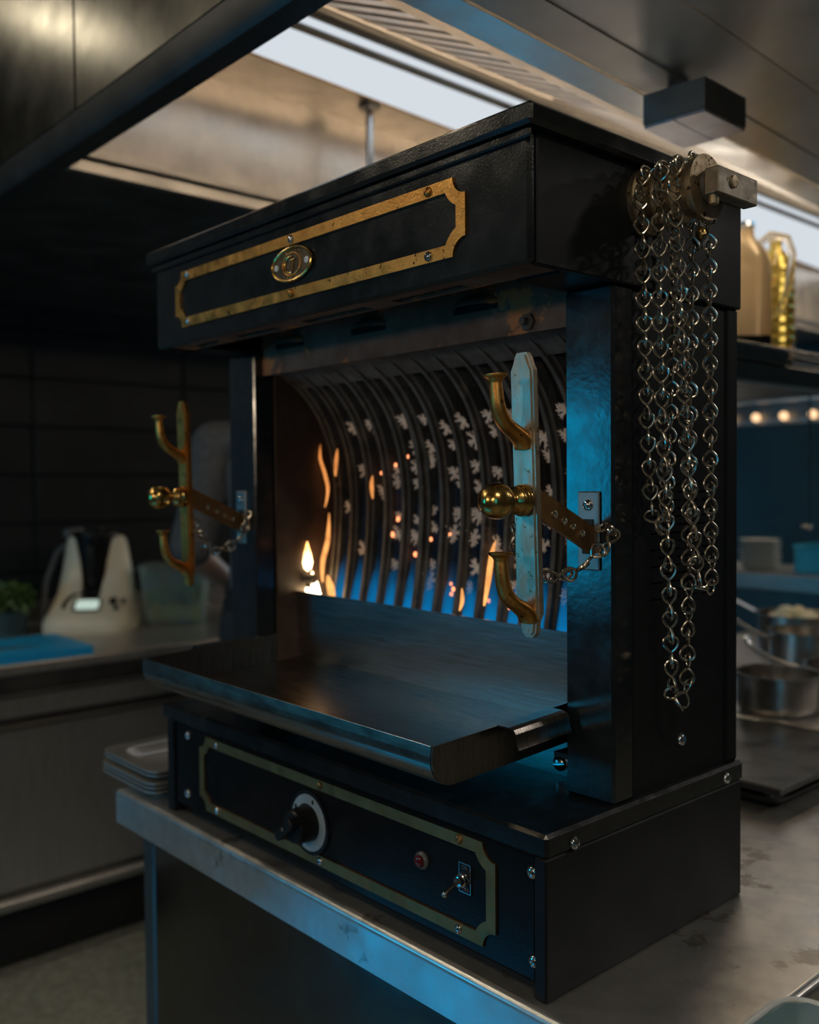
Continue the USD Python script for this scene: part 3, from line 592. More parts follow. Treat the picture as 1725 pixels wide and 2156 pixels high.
# ================================================================ CHAINS
def link_mesh(L, w, r, n=26, k=7):
    """figure-8 jack-chain link along z: the upper eye lies in the xz plane, the lower one in the yz plane"""
    def eye(s):
        a = np.linspace(-1, 1, n)*math.pi*.985
        prof_w = w*1.22*np.sin(a)*np.clip((1 + np.cos(a))/2, 0, 1)**.32; prof_h = L*.5*(.5 + .5*np.cos(a))
        return np.stack([prof_w, s*prof_h], 1)
    e1, e2 = eye(1), eye(-1)
    p1 = np.stack([e1[:, 0], np.zeros(n), e1[:, 1]], 1); p2 = np.stack([np.zeros(n), e2[::-1, 0], e2[::-1, 1]], 1)
    return cat_(tube(np.vstack([p1[1:], (p1[-1] + p2[0])/2*.4, p2[:-1]]), r, k))
def lay_chain(parent, pts, pitch, L, w, r, m, closed, a_ref, name='link', jit=.12, seed=1):
    q = random.Random(seed); p = np.array(pts, float)
    if closed: p = np.vstack([p, p[:1]])
    s = np.r_[0, np.cumsum(np.linalg.norm(np.diff(p, axis=0), axis=1))]; n = max(2, round(s[-1]/pitch)); st = s[-1]/n
    base = link_mesh(L*st/pitch, w, r); f = PchipInterpolator(s, p) if not closed else None
    at = lambda d: np.array([np.interp(d % s[-1] if closed else np.clip(d, 0, s[-1]), s, p[:, k]) for k in range(3)])
    for i in range(n):
        c = (i + .5)*st; t = at(c + st*.5) - at(c - st*.5); t /= np.linalg.norm(t) + 1e-9; o = at(c)
        ar = a_ref(o) if callable(a_ref) else np.array(a_ref, float); x = ar - t*(ar @ t); x /= np.linalg.norm(x); y = np.cross(t, x)
        g = q.uniform(-jit, jit); x, y = x*math.cos(g) + y*math.sin(g), -x*math.sin(g) + y*math.cos(g)
        # alternate neighbours share the plane of their meeting eyes at right angles
        v = base.vertices @ np.stack([x, y, -t], 1).T + o
        put(parent, name, trimesh.Trimesh(v, base.faces, process=False), m)
def hanging(xg, zb, yb, wob, r=.0385, seed=0, x_end=None):
    """loop over the drum's groove at xg down to zb; strands draw together towards yb"""
    q = random.Random(seed); P = []
    a = np.linspace(0, np.pi, 13)                                 # over the top, back to front
    for t in a: P.append((xg, DY + r*math.cos(t), DZ + r*math.sin(t)))
    zs = np.linspace(DZ, zb + .02, 26)[1:]; xe = xg if x_end is None else x_end
    for z in zs:
        t = (DZ - z)/(DZ - zb); P.append((xg + (xe - xg)*t, (DY - r)*(1 - t**1.5) + (yb - .016)*t**1.5 + wob*math.sin(6*t), z))
    for t in np.linspace(0, np.pi, 7)[1:-1]: P.append((xe, yb - .016*math.cos(t), zb + .02 - .022*math.sin(t)))
    for z in zs[::-1]:
        t = (DZ - z)/(DZ - zb); P.append((xg + (xe - xg)*t, (DY + r)*(1 - t**1.5) + (yb + .016)*t**1.5 + wob*math.sin(5*t), z))
    return P
AX = np.array([.62, .78, 0.])/np.linalg.norm([.62, .78, 0.])
CH = [(.0158, 1.470, .214, .002, 'short steel chain looped over the drum groove nearest the black side panel', 11),
      (.0430, 1.242, .217, -.002, 'longest steel chain, looped over the middle drum groove and reaching lowest', 12),
      (.0655, 1.392, .245, .002, 'steel chain looped over the outermost drum groove beside the square bar', 13)]
for xg, zb, yb, wob, lab, sd in CH:
    c = thing('spit_chain', lab, 'chain', (xg, DY, zb), 'chains hung over the drum')
    lay_chain(c, hanging(xg, zb, yb, wob, seed=sd), .0315, .0415, .0092, .0019, 'chain_steel', True, lambda o: AX if o[2] < DZ - .01 else np.array([1., .0, 0]), seed=sd, jit=.22)

# ================================================================ SPIT SUPPORTS (brass hook bars)
def spit_support(xc, label, chain_pts):
    t = thing('spit_support', label, 'spit holder', (xc, .03, 1.338))
    # bar with notched ends, leaning a little
    w, z0, z1 = .0180, 1.338, 1.688
    o = Polygon([(-w, z0 + .030), (-w*.72, z0 + .020), (-w*.62, z0 + .006), (-w*.3, z0), (w*.3, z0), (w*.62, z0 + .006), (w*.72, z0 + .020), (w, z0 + .030),
                 (w, z1 - .022), (w*.8, z1 - .015), (w*.62, z1 - .006), (w*.45, z1), (-w*.45, z1), (-w*.62, z1 - .006), (-w*.8, z1 - .015), (-w, z1 - .022)])
    m = cat_(fix(extrude(o, .008, XZ, (xc, .0, 0))), fix(extrude(o.buffer(-.0035), .003, XZ, (xc, -.0022, 0))))
    def lean(v):
        v = np.array(v, float); v[:, 1] += .016 + (1.513 - v[:, 2])*.012; v[:, 0] += (1.513 - v[:, 2])*.020; return v
    put(t, 'hook_bar', trimesh.Trimesh(lean(m.vertices), m.faces, process=False), 'brass_worn' if xc > -.5 else 'brass_aged', 25)
    for zb in (1.598, 1.385):
        P = np.array([(xc, .002, zb - .026), (xc, -.004, zb - .016), (xc, -.016, zb - .008), (xc, -.030, zb + .000), (xc, -.0405, zb + .012), (xc, -.0455, zb + .028), (xc, -.0470, zb + .044), (xc, -.0475, zb + .052), (xc, -.0476, zb + .0565), (xc, -.0476, zb + .0605)])
        q = PchipInterpolator(np.linspace(0, 1, len(P)), P)(np.linspace(0, 1, 34)); s = np.linspace(0, 1, 34)
        R = np.interp(s, [0, .12, .3, .6, .76, .86, .92, 1], [.0150, .0145, .0120, .0098, .0090, .0125, .0165, .0168])
        hk = tube(lean(q), R, 8, flat=.72, ref=(0, 1, 0)); put(t, 'hook', hk, 'brass_aged', 50)
    kz, kx = 1.507, xc
    put(t, 'knob', lathe([(0, 0), (.0185, 0), (.020, .004), (.0185, .008), (.0155, .010), (.0175, .013), (.0165, .017), (.011, .020), (.0085, .024), (.010, .0275), (.0165, .0325), (.0205, .039), (.0222, .047), (.0213, .055), (.0175, .0625), (.011, .0675), (.004, .0692), (0, .0693)], (kx, .0125, kz), (0, -1, 0), 40), 'brass_polished', True)
    # perforated arm running down into the slot plate
    A, B = np.array([xc + .006, .024, 1.507]), np.array([xc + .006, .150, 1.4475]); d = (B - A)/np.linalg.norm(B - A); nz = np.array([0, -d[2], d[1]])
    ln = np.linalg.norm(B - A); pl_ = sbox(0, -.0165, ln, .0165)
    hs = [.30, .45, .59, .74]
    for k in hs: pl_ = pl_.difference(Point(ln*k, -.001).buffer(.0036, 8))
    arm = put(t, 'arm', fix(extrude(pl_, .006, np.stack([d, nz, [1., 0, 0]], 1), A - [.003, 0, 0])), 'brass_dull', 25)
    for k in hs: put(arm, 'bush', lathe([(.0034, 0), (.0052, 0), (.0052, .0012), (.0040, .0016), (.0034, 0)], A + d*ln*k + nz*-.001 + [.0031, 0, 0], (1, 0, 0), 14), 'chrome')
    rc = put(t, 'retaining_chain', tube([chain_pts[0] + np.array([0, .004, 0]), chain_pts[0] + np.array([.002, -.004, .002])], .002, 8), 'chain_steel')
    f = PchipInterpolator(np.linspace(0, 1, len(chain_pts)), np.array(chain_pts))(np.linspace(0, 1, 60))
    lay_chain(rc, f, .0290, .0385, .0085, .0020, 'chain_steel', False, (.6, .5, .62), seed=int(abs(xc)*100), jit=.3)
    return t
spit_support(-.0452, 'near brass spit holder with two hooks and round knob, in front of the right post',
             [np.array(p) for p in ((-.022, .136, 1.4670), (.000, .128, 1.4690), (.002, .126, 1.456), (-.017, .118, 1.4370), (-.031, .098, 1.4160), (-.041, .066, 1.4100), (-.058, .048, 1.4180), (-.0700, .032, 1.444), (-.066, .020, 1.474))])
spit_support(-.9000, 'far brass spit holder with two hooks and round knob, beside the left post',
             [np.array(p) for p in ((-.875, .136, 1.466), (-.862, .130, 1.460), (-.872, .126, 1.4340), (-.895, .112, 1.410), (-.910, .090, 1.400), (-.903, .062, 1.415), (-.893, .042, 1.440), (-.898, .020, 1.476))])

# ================================================================ DRIP TRAY
TM = Rot.from_euler('xyz', [.0455, .0125, .0093]).as_matrix(); TO = np.array([-.1046, -.0897, 1.1549]); tw, td, thh, tH = .7454, .3396, .0551, .1352
def tl(m): return trimesh.Trimesh(np.asarray(m.vertices) @ TM.T + TO, m.faces, process=False)
tr = thing('drip_tray', 'deep steel drip tray with rolled front lip pulled out below the flames', 'tray', TO + np.array([-.37, .15, 0]))
aa = np.linspace(0, math.pi/2, 20)
fl = [(.002, thh), (.0005, thh - .012)] + [(.040 - .040*math.cos(t)*1.0, .036 - .036*math.sin(t)) for t in aa] + [(td, 0)]
put(tr, 'pan', tl(sweep_x(list(sheet([(.006, thh - .003)] + fl, .0022).exterior.coords), -tw, 0)), 'steel_tray', False)
side = Polygon(fl[1:] + [(td, thh), (.002, thh)])
put(tr, 'side_wall', tl(fix(extrude(side, .0022, YZ, (0, 0, 0)))), 'steel_tray', 25); put(tr, 'side_wall', tl(fix(extrude(side, .0022, YZ, (-tw - .0022, 0, 0)))), 'steel_tray', 25)
put(tr, 'back_wall', tl(box(-tw - .0022, .0022, td - .001, td + .0014, 0, tH)), 'steel_back')
for s in (0, 1):
    hp = sheet([(.001, thh + .0005), (.022, thh + .0005), (.029, thh - .001), (.0325, thh - .006), (.033, thh - .012), (.0345, thh - .020), (.0375, thh - .0255)], .0022)
    if s: hp = Polygon([(-tw - x, z) for x, z in hp.exterior.coords])
    put(tr, 'handle', tl(sweep_y(list(hp.exterior.coords), .118, .226)), 'steel_tray', 40)

# ================================================================ PANS ON THE LEFT END OF THE ISLAND
def gn_pan(name, label, x0, x1, y0, y1, z, h, group):
    t = thing(name, label, 'pan', ((x0 + x1)/2, (y0 + y1)/2, z), group)
    def rr(a, r): return sbox(x0 + a, y0 + a, x1 - a, y1 - a).buffer(-r).buffer(r, 6)
    rings = [(0, .03, h - .0035), (0, .03, h), (.028, .038, h), (.032, .036, h - .004), (.043, .030, .006), (.050, .026, .001), (.055, .02, 0)]
    V = []
    from shapely.geometry import LinearRing
    for a, r, zz_ in rings:
        e = rr(a, r).exterior; c = np.array([e.interpolate(k/64, normalized=True).coords[0] for k in range(64)]); ce = np.array([(x0 + x1)/2, (y0 + y1)/2])
        an = np.linspace(-np.pi, np.pi, 64, endpoint=False); ea = np.arctan2(c[:, 1] - ce[1], c[:, 0] - ce[0]); o = np.argsort(ea); c = np.stack([np.interp(an, ea[o], c[o, k], period=2*np.pi) for k in (0, 1)], 1)
        V.append(np.c_[c, np.full(64, z + zz_)])
    Fc = [[i*64 + j, i*64 + (j + 1) % 64, (i + 1)*64 + (j + 1) % 64, (i + 1)*64 + j] for i in range(len(rings) - 1) for j in range(64)]
    V = np.vstack(V); F = np.array(Fc); F = np.vstack([F[:, [0, 1, 2]], F[:, [0, 2, 3]]])
    put(t, 'rim', (V[:64*4], F[(F < 64*4).all(1)]), 'steel_gn', 40)
    b = V[64*3:]; fb = F[(F >= 64*3).all(1)] - 64*3; n = len(b); cap = np.array([[n - 64 + j, n - 64 + (j + 1) % 64, n] for j in range(64)])
    put(t, 'basin', (np.vstack([b, b[-64:].mean(0)]), np.vstack([fb, cap])), 'steel_gn', 40)
    return t
gp = gn_pan('steel_pan', 'lowest shallow steel pan in the stack left of the oven', -1.236, -.985, -.018, .36, .9005, .023, 'stacked steel pans')
for i, (dz, lab) in enumerate(((.009, 'second steel pan from the bottom of the stack left of the oven'), (.018, 'third steel pan from the bottom of the stack left of the oven'), (.032, 'second steel pan from the top of the stack left of the oven'), (.041, 'topmost steel pan of the stack left of the oven'))):
    dup(gp, (-1.1105 + .003*(i % 2), .171 - .004*(i % 2) + .002*i, .9005 + dz), lab, 'stacked steel pans')

# ================================================================ LEFT COUNTER AND WHAT STANDS ON IT
LX = -2.70
lc = thing('wall_counter', 'stainless steel wall counter along the dark tiled wall at left', 'counter', (-3.2, 2, ZF))
put(lc, 'worktop', rounded_slab(XW + .015, LX, -.9, 4.2, .862, .9, .008), 'steel', False)
put(lc, 'apron', box(XW + .02, LX - .012, -.88, 4.18, .80, .862, .002), 'steel_dark')
put(lc, 'carcass', box(XW + .02, LX - .035, -.88, 4.18, .06, .80), 'steel_dark')
for i in range(4):
    y0, y1 = ((-.86, .10), (.12, 1.60), (1.62, 3.08), (3.10, 4.16))[i]; dw = put(lc, 'drawer', box(LX - .035, LX - .012, y0, y1, .705, .79, .004), 'steel'); put(dw, 'pull_lip', box(LX - .014, LX - .004, y0 + .02, y1 - .02, .779, .788, .002), 'steel_dark')
    dr = put(lc, 'door', box(LX - .034, LX - .014, y0, y1, .085, .675, .004), 'steel'); put(dr, 'pull_lip', box(LX - .016, LX - .006, y0 + .02, y1 - .02, .664, .674, .002), 'steel_dark')
put(lc, 'bottom_rail', cat_(cyl((LX - .012, -.88, .045), (LX - .012, 4.18, .045), .014, 16), box(LX - .04, LX - .012, -.88, 4.18, .015, .06, .003)), 'steel')
put(lc, 'plinth', box(XW + .05, LX - .10, -.86, 4.15, ZF, .06), 'rubber')
put(lc, 'upstand', box(XW + .013, XW + .03, -.88, 4.18, .9, 1.0, .003), 'steel_dark')
# food processor: cream body with two shoulders holding a dark jug
fp = thing('food_processor', 'cream kitchen food processor with dark jug and glowing control screen on the left counter', 'food processor', (-3.34, .93, .9))
fF = np.array([.79, -.613, 0]); fF /= np.linalg.norm(fF); fR = np.array([.613, .79, 0]); fR /= np.linalg.norm(fR)     # faces the camera's side
FO = np.array([-3.36, .90, .9])
def fpw(v):
    v = np.asarray(v, float); return FO + v[:, :1]*fR + v[:, 1:2]*fF + v[:, 2:]*np.array([0, 0, 1.])
def fpm(m): return fix(trimesh.Trimesh(fpw(m.vertices), m.faces, process=False))
def man(m): q = fix(m); return m3.Manifold(m3.Mesh(np.asarray(q.vertices, np.float32), np.asarray(q.faces, np.uint32)))
def untri(M): g = M.to_mesh(); return trimesh.Trimesh(g.vert_properties[:, :3], g.tri_verts, process=False)
def loft(secs, n=40):
    """stack of rounded rectangles (half width, y back, y front, corner radius, z)"""
    V = []
    for hw, yb_, yf_, r, z in secs:
        e = sbox(-hw, yb_, hw, yf_).buffer(-r).buffer(r, 8).exterior; s0 = e.project(Point(0, yb_)); c = np.array([e.interpolate((s0 + k/n*e.length) % e.length).coords[0] for k in range(n)])
        V.append(np.c_[c, np.full(n, z)])
    k = len(V); F = []
    for i in range(k - 1):
        for j in range(n):
            j2 = (j + 1) % n; F += [[i*n + j, i*n + j2, (i + 1)*n + j2], [i*n + j, (i + 1)*n + j2, (i + 1)*n + j]]
    V = np.vstack(V + [V[0].mean(0)[None], V[-1].mean(0)[None]]); a, b = k*n, k*n + 1
    for j in range(n):
        j2 = (j + 1) % n; F += [[a, j2, j], [b, (k - 1)*n + j, (k - 1)*n + j2]]
    return fix(trimesh.Trimesh(V, F, process=False))
bodyM = man(loft([(.185, -.17, .20, .07, 0), (.188, -.17, .205, .07, .03), (.180, -.165, .195, .07, .06), (.168, -.16, .14, .07, .10), (.158, -.15, .06, .06, .16), (.148, -.14, .015, .05, .24), (.138, -.13, .0, .05, .32), (.128, -.12, -.005, .045, .385), (.115, -.11, -.015, .04, .405)]))
cone = man(lathe([(0, .105), (.045, .105), (.062, .20), (.092, .41), (.092, .6), (0, .6)], (0, -.045, 0), (0, 0, 1), 40)); slot_ = man(box(-.060, .060, -.05, .3, .125, .6))
wedge = man(trimesh.convex.convex_hull([(-.038, -.05, .13), (.038, -.05, .13), (-.100, -.05, .62), (.100, -.05, .62), (-.038, .3, .13), (.038, .3, .13), (-.100, .3, .62), (.100, .3, .62)]))
put(fp, 'body', fpm(untri(bodyM - cone - wedge)), 'plastic_cream', 40)
jg = put(fp, 'jug', fpm(lathe([(0, .108), (.040, .108), (.058, .20), (.083, .385), (.083, .40), (0, .40)], (0, -.045, 0), (0, 0, 1), 40)), 'plastic_black', 40)
put(jg, 'lid', fpm(lathe([(0, .40), (.096, .40), (.098, .415), (.09, .428), (.03, .432), (.03, .44), (0, .44)], (0, -.045, 0), (0, 0, 1), 40)), 'plastic_black', 40)
put(jg, 'jug_handle', fpm(tube([(.0, .035, .375), (.0, .075, .36), (.0, .085, .30), (.0, .06, .22), (.0, .02, .18)], .017, 10)), 'plastic_black')
put(fp, 'lid_arm', fpm(cat_(cyl((-.125, -.06, .40), (-.125, -.06, .435), .022, 16), tube([(-.125, -.06, .425), (-.06, -.05, .432)], .012, 8))), 'plastic_grey')
tilt = lambda x, y, h=0.0: (x, y, .062 + (.195 - y)*.62 + h)
def on_face(poly, h0, h1):
    m = extrude(poly, h1 - h0, XY, (0, 0, h0)); v = m.vertices.copy(); v[:, 2] += .061 + (.195 - v[:, 1])*.66; return fpm(trimesh.Trimesh(v, m.faces, process=False))
put(fp, 'screen', on_face(sbox(-.048, .100, .048, .148).buffer(-.012).buffer(.012), .002, .010), 'mixer_screen', label='bright pale green screen')
from shapely.geometry import LineString
arc = lambda cx, cy_, r, a0, a1: LineString([(cx + r*math.cos(t), cy_ + r*.8*math.sin(t)) for t in np.linspace(math.radians(a0), math.radians(a1), 20)])
put(fp, 'dial_arc', on_face(arc(0, .125, .098, 175, 285).buffer(.0085), .002, .010), 'plastic_black')
put(fp, 'screen_rim', on_face(sbox(-.060, .09, .06, .158).buffer(-.015).buffer(.015).difference(sbox(-.05, .098, .05, .15).buffer(-.012).buffer(.012)).difference(sbox(-.03, .08, .03, .1)), .002, .008), 'plastic_grey')
for x, y, r in ((.105, .105, .017), (.125, .142, .010), (.150, .105, .009)): put(fp, 'button', on_face(Point(x, y).buffer(r), .002, .012), 'plastic_black')
put(fp, 'power_cord', tube(fpw(np.array([(-.15, -.10, .36), (-.19, -.10, .33), (-.24, -.10, .20), (-.26, -.10, .05), (-.265, -.10, .012)])), .011, 8), 'plastic_grey')
# plastic tub of herbs
tb = thing('plastic_tub', 'clear plastic tub of green leaves between the food processor and the oven', 'tub', (-3.22, 1.28, .9))
TBO = np.array([-3.24, 1.24, .9])
def tbm(m): v = np.asarray(m.vertices); return fix(trimesh.Trimesh(TBO + v[:, :1]*fR + v[:, 1:2]*fF + v[:, 2:]*np.array([0, 0, 1.]), m.faces, process=False))
outer_t = loft([(.128, -.10, .10, .03, 0.0), (.132, -.104, .104, .03, .03), (.148, -.118, .118, .03, .235), (.150, -.12, .12, .03, .24)])
inner_t = loft([(.122, -.094, .094, .03, .006), (.127, -.098, .098, .03, .03), (.143, -.113, .113, .03, .235), (.145, -.115, .115, .03, .26)])
put(tb, 'tub_body', tbm(untri(man(outer_t) - man(inner_t))), 'plastic_clear', 40)
put(tb, 'tub_lid', tbm(loft([(.153, -.123, .123, .03, .2405), (.156, -.126, .126, .03, .244), (.156, -.126, .126, .03, .268), (.146, -.116, .116, .03, .274)])), 'plastic_clear', 40)
def leaves(n, seed, ext, size):
    q = np.random.default_rng(seed); V, F = [], []
    for i in range(n):
        c = q.uniform(-1, 1, 3)*ext; a, b = q.normal(size=3), q.normal(size=3); a /= np.linalg.norm(a); b -= a*(a @ b); b /= np.linalg.norm(b); s = size*q.uniform(.6, 1.3); nn = np.cross(a, b)
        k = len(V); V += [c - a*s, c + b*s*.5 + nn*s*.12, c + a*s, c - b*s*.5 + nn*s*.12]; F += [[k, k + 1, k + 2], [k, k + 2, k + 3]]
    return trimesh.Trimesh(V, F, process=False)
lf = leaves(380, 5, np.array([.105, .078, .03]), .02); lf.apply_translation((0, 0, .055)); put(tb, 'herb_leaves', trimesh.Trimesh(TBO + lf.vertices[:, :1]*fR + lf.vertices[:, 1:2]*fF + lf.vertices[:, 2:]*np.array([0, 0, 1.]), lf.faces, process=False), 'cress_yellow', False, kind='stuff')
lf = leaves(380, 6, np.array([.112, .083, .035]), .022); lf.apply_translation((0, 0, .125)); put(tb, 'herb_leaves', trimesh.Trimesh(TBO + lf.vertices[:, :1]*fR + lf.vertices[:, 1:2]*fF + lf.vertices[:, 2:]*np.array([0, 0, 1.]), lf.faces, process=False), 'leaf_green', False, kind='stuff')
# herb pot at the far left
hp_ = thing('herb_pot', 'dark teal tub of green herbs left of the food processor', 'herb pot', (-3.42, .53, .9))
put(hp_, 'tub_body', lathe([(0, 0), (.085, 0), (.098, .10), (.102, .105), (.094, .105), (.088, .09), (0, .09)], (-3.42, .53, .9), (0, 0, 1), 32), 'pot_teal')
lf = leaves(420, 9, np.array([.10, .10, .045]), .025); lf.apply_translation((-3.42, .53, 1.055)); put(hp_, 'herb_leaves', lf, 'leaf_green', False, kind='stuff')
ho = thing('ham_piece', 'pale pink piece of meat on a dish at the far left of the counter', 'meat', (-3.52, .36, .9))
put(ho, 'dish', lathe([(0, 0), (.06, 0), (.10, .03), (.102, .034), (.06, .008), (0, .008)], (-3.52, .36, .9), (0, 0, 1), 28), 'pot_teal')
hm = trimesh.creation.icosphere(3, 1); hm.vertices *= 1 + .15*(noise(hm.vertices*2.1, 3)[:, None] - .5); hm.apply_scale((.075, .06, .055)); hm.apply_translation((-3.52, .36, .965)); put(ho, 'meat', hm, 'food_pink', True)
# blue cutting board and the knife lying on it
cb = thing('cutting_board', 'bright blue plastic cutting board at the edge of the left counter', 'cutting board', (-2.95, .2, .9))
bq = Polygon([(-2.73, -.38), (-2.705, .60), (-2.71, .615), (-3.10, .62), (-3.115, .605), (-3.14, -.37)])
put(cb, 'board', fix(extrude(bq.buffer(-.01).buffer(.01), .03, XY, (0, 0, .9005))), 'board_blue', 30)
put(cb, 'juice_groove', fix(extrude(bq.buffer(-.03).difference(bq.buffer(-.036)), .0012, XY, (0, 0, .9298))), 'board_blue')
kn = thing('kitchen_knife', 'steel kitchen knife lying on the blue cutting board', 'knife', (-2.9, .25, .93))
ka, kb_ = np.array([-2.86, .47]), np.array([-2.93, .02]); kd_ = (kb_ - ka)/np.linalg.norm(kb_ - ka); kn_ = np.array([-kd_[1], kd_[0]])
bl = Polygon([ka, ka + kd_*.06 + kn_*.022, ka + kd_*.16 + kn_*.036, ka + kd_*.30 + kn_*.042, ka + kd_*.30 - kn_*.004, ka + kd_*.1 - kn_*.004])
put(kn, 'blade', fix(extrude(bl, .004, XY, (0, 0, .9312))), 'knife_steel', 20)
hd = rbox(0, .20, -.014, .014, 0, .026, .009); v = hd.vertices; put(kn, 'handle', trimesh.Trimesh(np.c_[ka + kd_*.30 + np.outer(v[:, 0], kd_) + np.outer(v[:, 1] + .018, kn_), v[:, 2] + .9312], hd.faces, process=False), 'plastic_black')

# ================================================================ THINGS ON THE ISLAND BEHIND THE OVEN
gr = thing('griddle_plate', 'black iron griddle with rounded dark pan beneath, on the island behind the oven', 'griddle', (-.4, 1.02, .9))
put(gr, 'drip_pan', trimesh.convex.convex_hull(np.vstack([np.c_[np.array(sbox(-.72, .84, -.135, 1.26).buffer(-.05).buffer(.05 - a).exterior.coords), np.full(len(sbox(-.72, .84, -.135, 1.26).buffer(-.05).buffer(.05 - a).exterior.coords), z)] for a, z in ((.03, .9005), (.012, .906), (.0, .922))])), 'griddle_black', 30)
put(gr, 'cooking_plate', box(-.73, -.121, .818, 1.262, .9365, .952, .003), 'griddle_black')
for x, y in ((-.69, .86), (-.16, .86), (-.69, 1.22), (-.16, 1.22)): put(gr, 'foot', cyl((x, y, .9215), (x, y, .937), .014, 14), 'griddle_black')
sr = thing('hob', 'low steel hob with bright front edge carrying the saucepans', 'hob', (-.55, 1.9, .9))
put(sr, 'hob_top', box(-1.10, -.02, 1.276, 2.60, .9005, .958, .004), 'steel_grey')
put(sr, 'front_edge', cyl((-1.10, 1.274, .951), (-.02, 1.274, .951), .0075, 12), 'steel_pan')
def saucepan(name, label, c, r, h, hdir, hlen, m_in='steel_pan', lift=.35, group='steel pans on the hob', drop=0):
    t = thing(name, label, 'saucepan', c, group); x, y, z = c
    put(t, 'pan_body', lathe([(0, 0), (r*.90, 0), (r*.97, .008), (r, .022), (r, h), (r + .006, h + .003), (r + .006, h + .007), (r - .004, h + .006), (r - .004, .014), (r*.9, .008), (0, .008)], c, (0, 0, 1), 48), 'steel_pan', 40)
    d = np.array([math.cos(hdir), math.sin(hdir)])
    H = np.array([(x + d[0]*(r - .001), y + d[1]*(r - .001), z + h*.86), (x + d[0]*(r + .03), y + d[1]*(r + .03), z + h*.93), (x + d[0]*(r + .09), y + d[1]*(r + .09), z + h + .03*lift), (x + d[0]*(r + hlen), y + d[1]*(r + hlen), z + h + .13*lift)])
    q = PchipInterpolator([0, .2, .5, 1], H)(np.linspace(0, 1, 14)); put(t, 'handle', tube(q, np.linspace(.010, .015, 14), 10, flat=.55, ref=(0, 0, 1)), 'steel_pan', 50)
    for s in (-1, 1):
        a = hdir + s*.16; put(t, 'rivet', lathe([(0, 0), (.007, 0), (.005, .004), (0, .005)], (x + (r - .004)*math.cos(a), y + (r - .004)*math.sin(a), z + h*.80), (-math.cos(a), -math.sin(a), 0), 10), 'chrome')
    return t
saucepan('saucepan', 'nearest shiny steel saucepan on the hob beside the griddle', (-.415, 1.385, .9585), .100, .088, math.radians(205), .20)
saucepan('saucepan', 'low steel saute pan with long raised handle, behind the nearest saucepan', (-.37, 1.66, .9585), .10, .075, math.radians(205), .15, lift=.5)
saucepan('saucepan', 'tall steel saucepan with brown sauce, third from the front', (-.60, 1.93, .9585), .108, .112, math.radians(218), .22, lift=.9)
pf = saucepan('frying_pan', 'wide steel pan heaped with pale yellow food, at the back of the hob', (-.77, 2.22, .9585), .130, .120, math.radians(170), .2)
sauce = cyl((-.60, 1.93, 1.035), (-.60, 1.93, 1.045), .099, 40); so = thing('sauce', 'brown sauce inside the tall steel saucepan', 'sauce', (-.60, 1.93, 1.035)); put(so, 'sauce', sauce, 'bronze_worn')
fo = thing('food_heap', 'heap of pale yellow food in the wide steel pan', 'food', (-.75, 2.2, .98), kind='stuff')
M_ = []
for i in range(26):
    s = trimesh.creation.icosphere(2, 1); q = np.random.default_rng(i); s.vertices *= 1 + .3*(noise(s.vertices*1.7 + i, i)[:, None] - .5); s.apply_scale(q.uniform(.02, .036, 3)); r_, a_ = .085*math.sqrt(q.random()), q.random()*6.28; s.apply_translation((-.775 + r_*math.cos(a_), 2.205 + r_*math.sin(a_), 1.000 + .06*(1 - r_/.1) + .03)); M_.append(s)
put(fo, 'food', cat_(*M_), 'food_pale', True)
# blue-lit dispenser jug beyond the pans
ju = thing('dispenser_jug', 'tall blue-lit jug with white lid and spout at the right edge, beyond the pans', 'jug', (-.70, 2.40, .958))
jc = (-.585, 2.37, .9585)
put(ju, 'jug_body', lathe([(0, 0), (.055, 0), (.06, .02), (.045, .10), (.040, .15), (0, .15)], jc, (0, 0, 1), 28), 'jug_blue')
put(ju, 'jug_lid', lathe([(0, .15), (.066, .152), (.07, .165), (.05, .18), (0, .182)], jc, (0, 0, 1), 28), 'glaze_white')
put(ju, 'spout', lathe([(0, .18), (.02, .18), (.045, .235), (.047, .245), (0, .245)], jc, (0, 0, 1), 24), 'glaze_white')
# gantry shelf over the island
gs = thing('gantry_shelf', 'dark steel gantry shelf above the island that carries the oil bottles', 'shelf', (-.8, 1.6, .9))
put(gs, 'shelf_board', box(-1.02, -.552, .62, 1.715, 1.8525, 1.895, .003), 'steel_dark')
put(gs, 'inner_board', box(-1.02, -.60, 1.716, 2.03, 1.880, 1.893, .002), 'steel_dark')
put(gs, 'edge_rod', cyl((-.556, .62, 1.893), (-.556, 2.05, 1.893), .006, 10), 'steel_pan'); put(gs, 'edge_rod', cyl((-.556, 1.72, 1.856), (-.556, 2.05, 1.856), .006, 10), 'steel_pan')
put(gs, 'cross_rod', cyl((-1.0, 1.74, 1.868), (-.55, 1.74, 1.868), .006, 10), 'steel_pan'); put(gs, 'cross_rod', cyl((-1.0, 2.04, 1.875), (-.55, 2.04, 1.875), .008, 10), 'steel_pan')
put(gs, 'lamp_housing', box(-1.0, -.56, .62, 2.02, 1.792, 1.8515, .004), 'steel_dark'); put(gs, 'housing_lip', box(-.562, -.552, .62, 2.02, 1.786, 1.797, .002), 'steel')
for x, y in ((-.98, .66), (-.58, .66)): put(gs, 'upright', cyl((x, y, .9005), (x, y, 1.793), .016, 16), 'steel')
hl = thing('heat_lamp_bar', 'dark steel heat lamp bar with small warm lights under the gantry, across the aisle end', 'heat lamp', (-1.2, 2.85, 1.74))
put(hl, 'housing', box(-1.95, -.5, 2.75, 2.93, 1.772, 1.848, .004), 'steel_dark'); put(hl, 'lip', box(-1.95, -.5, 2.738, 2.75, 1.838, 1.85, .002), 'steel'); put(hl, 'lip', box(-1.95, -.5, 2.74, 2.75, 1.752, 1.776, .002), 'steel_grey')
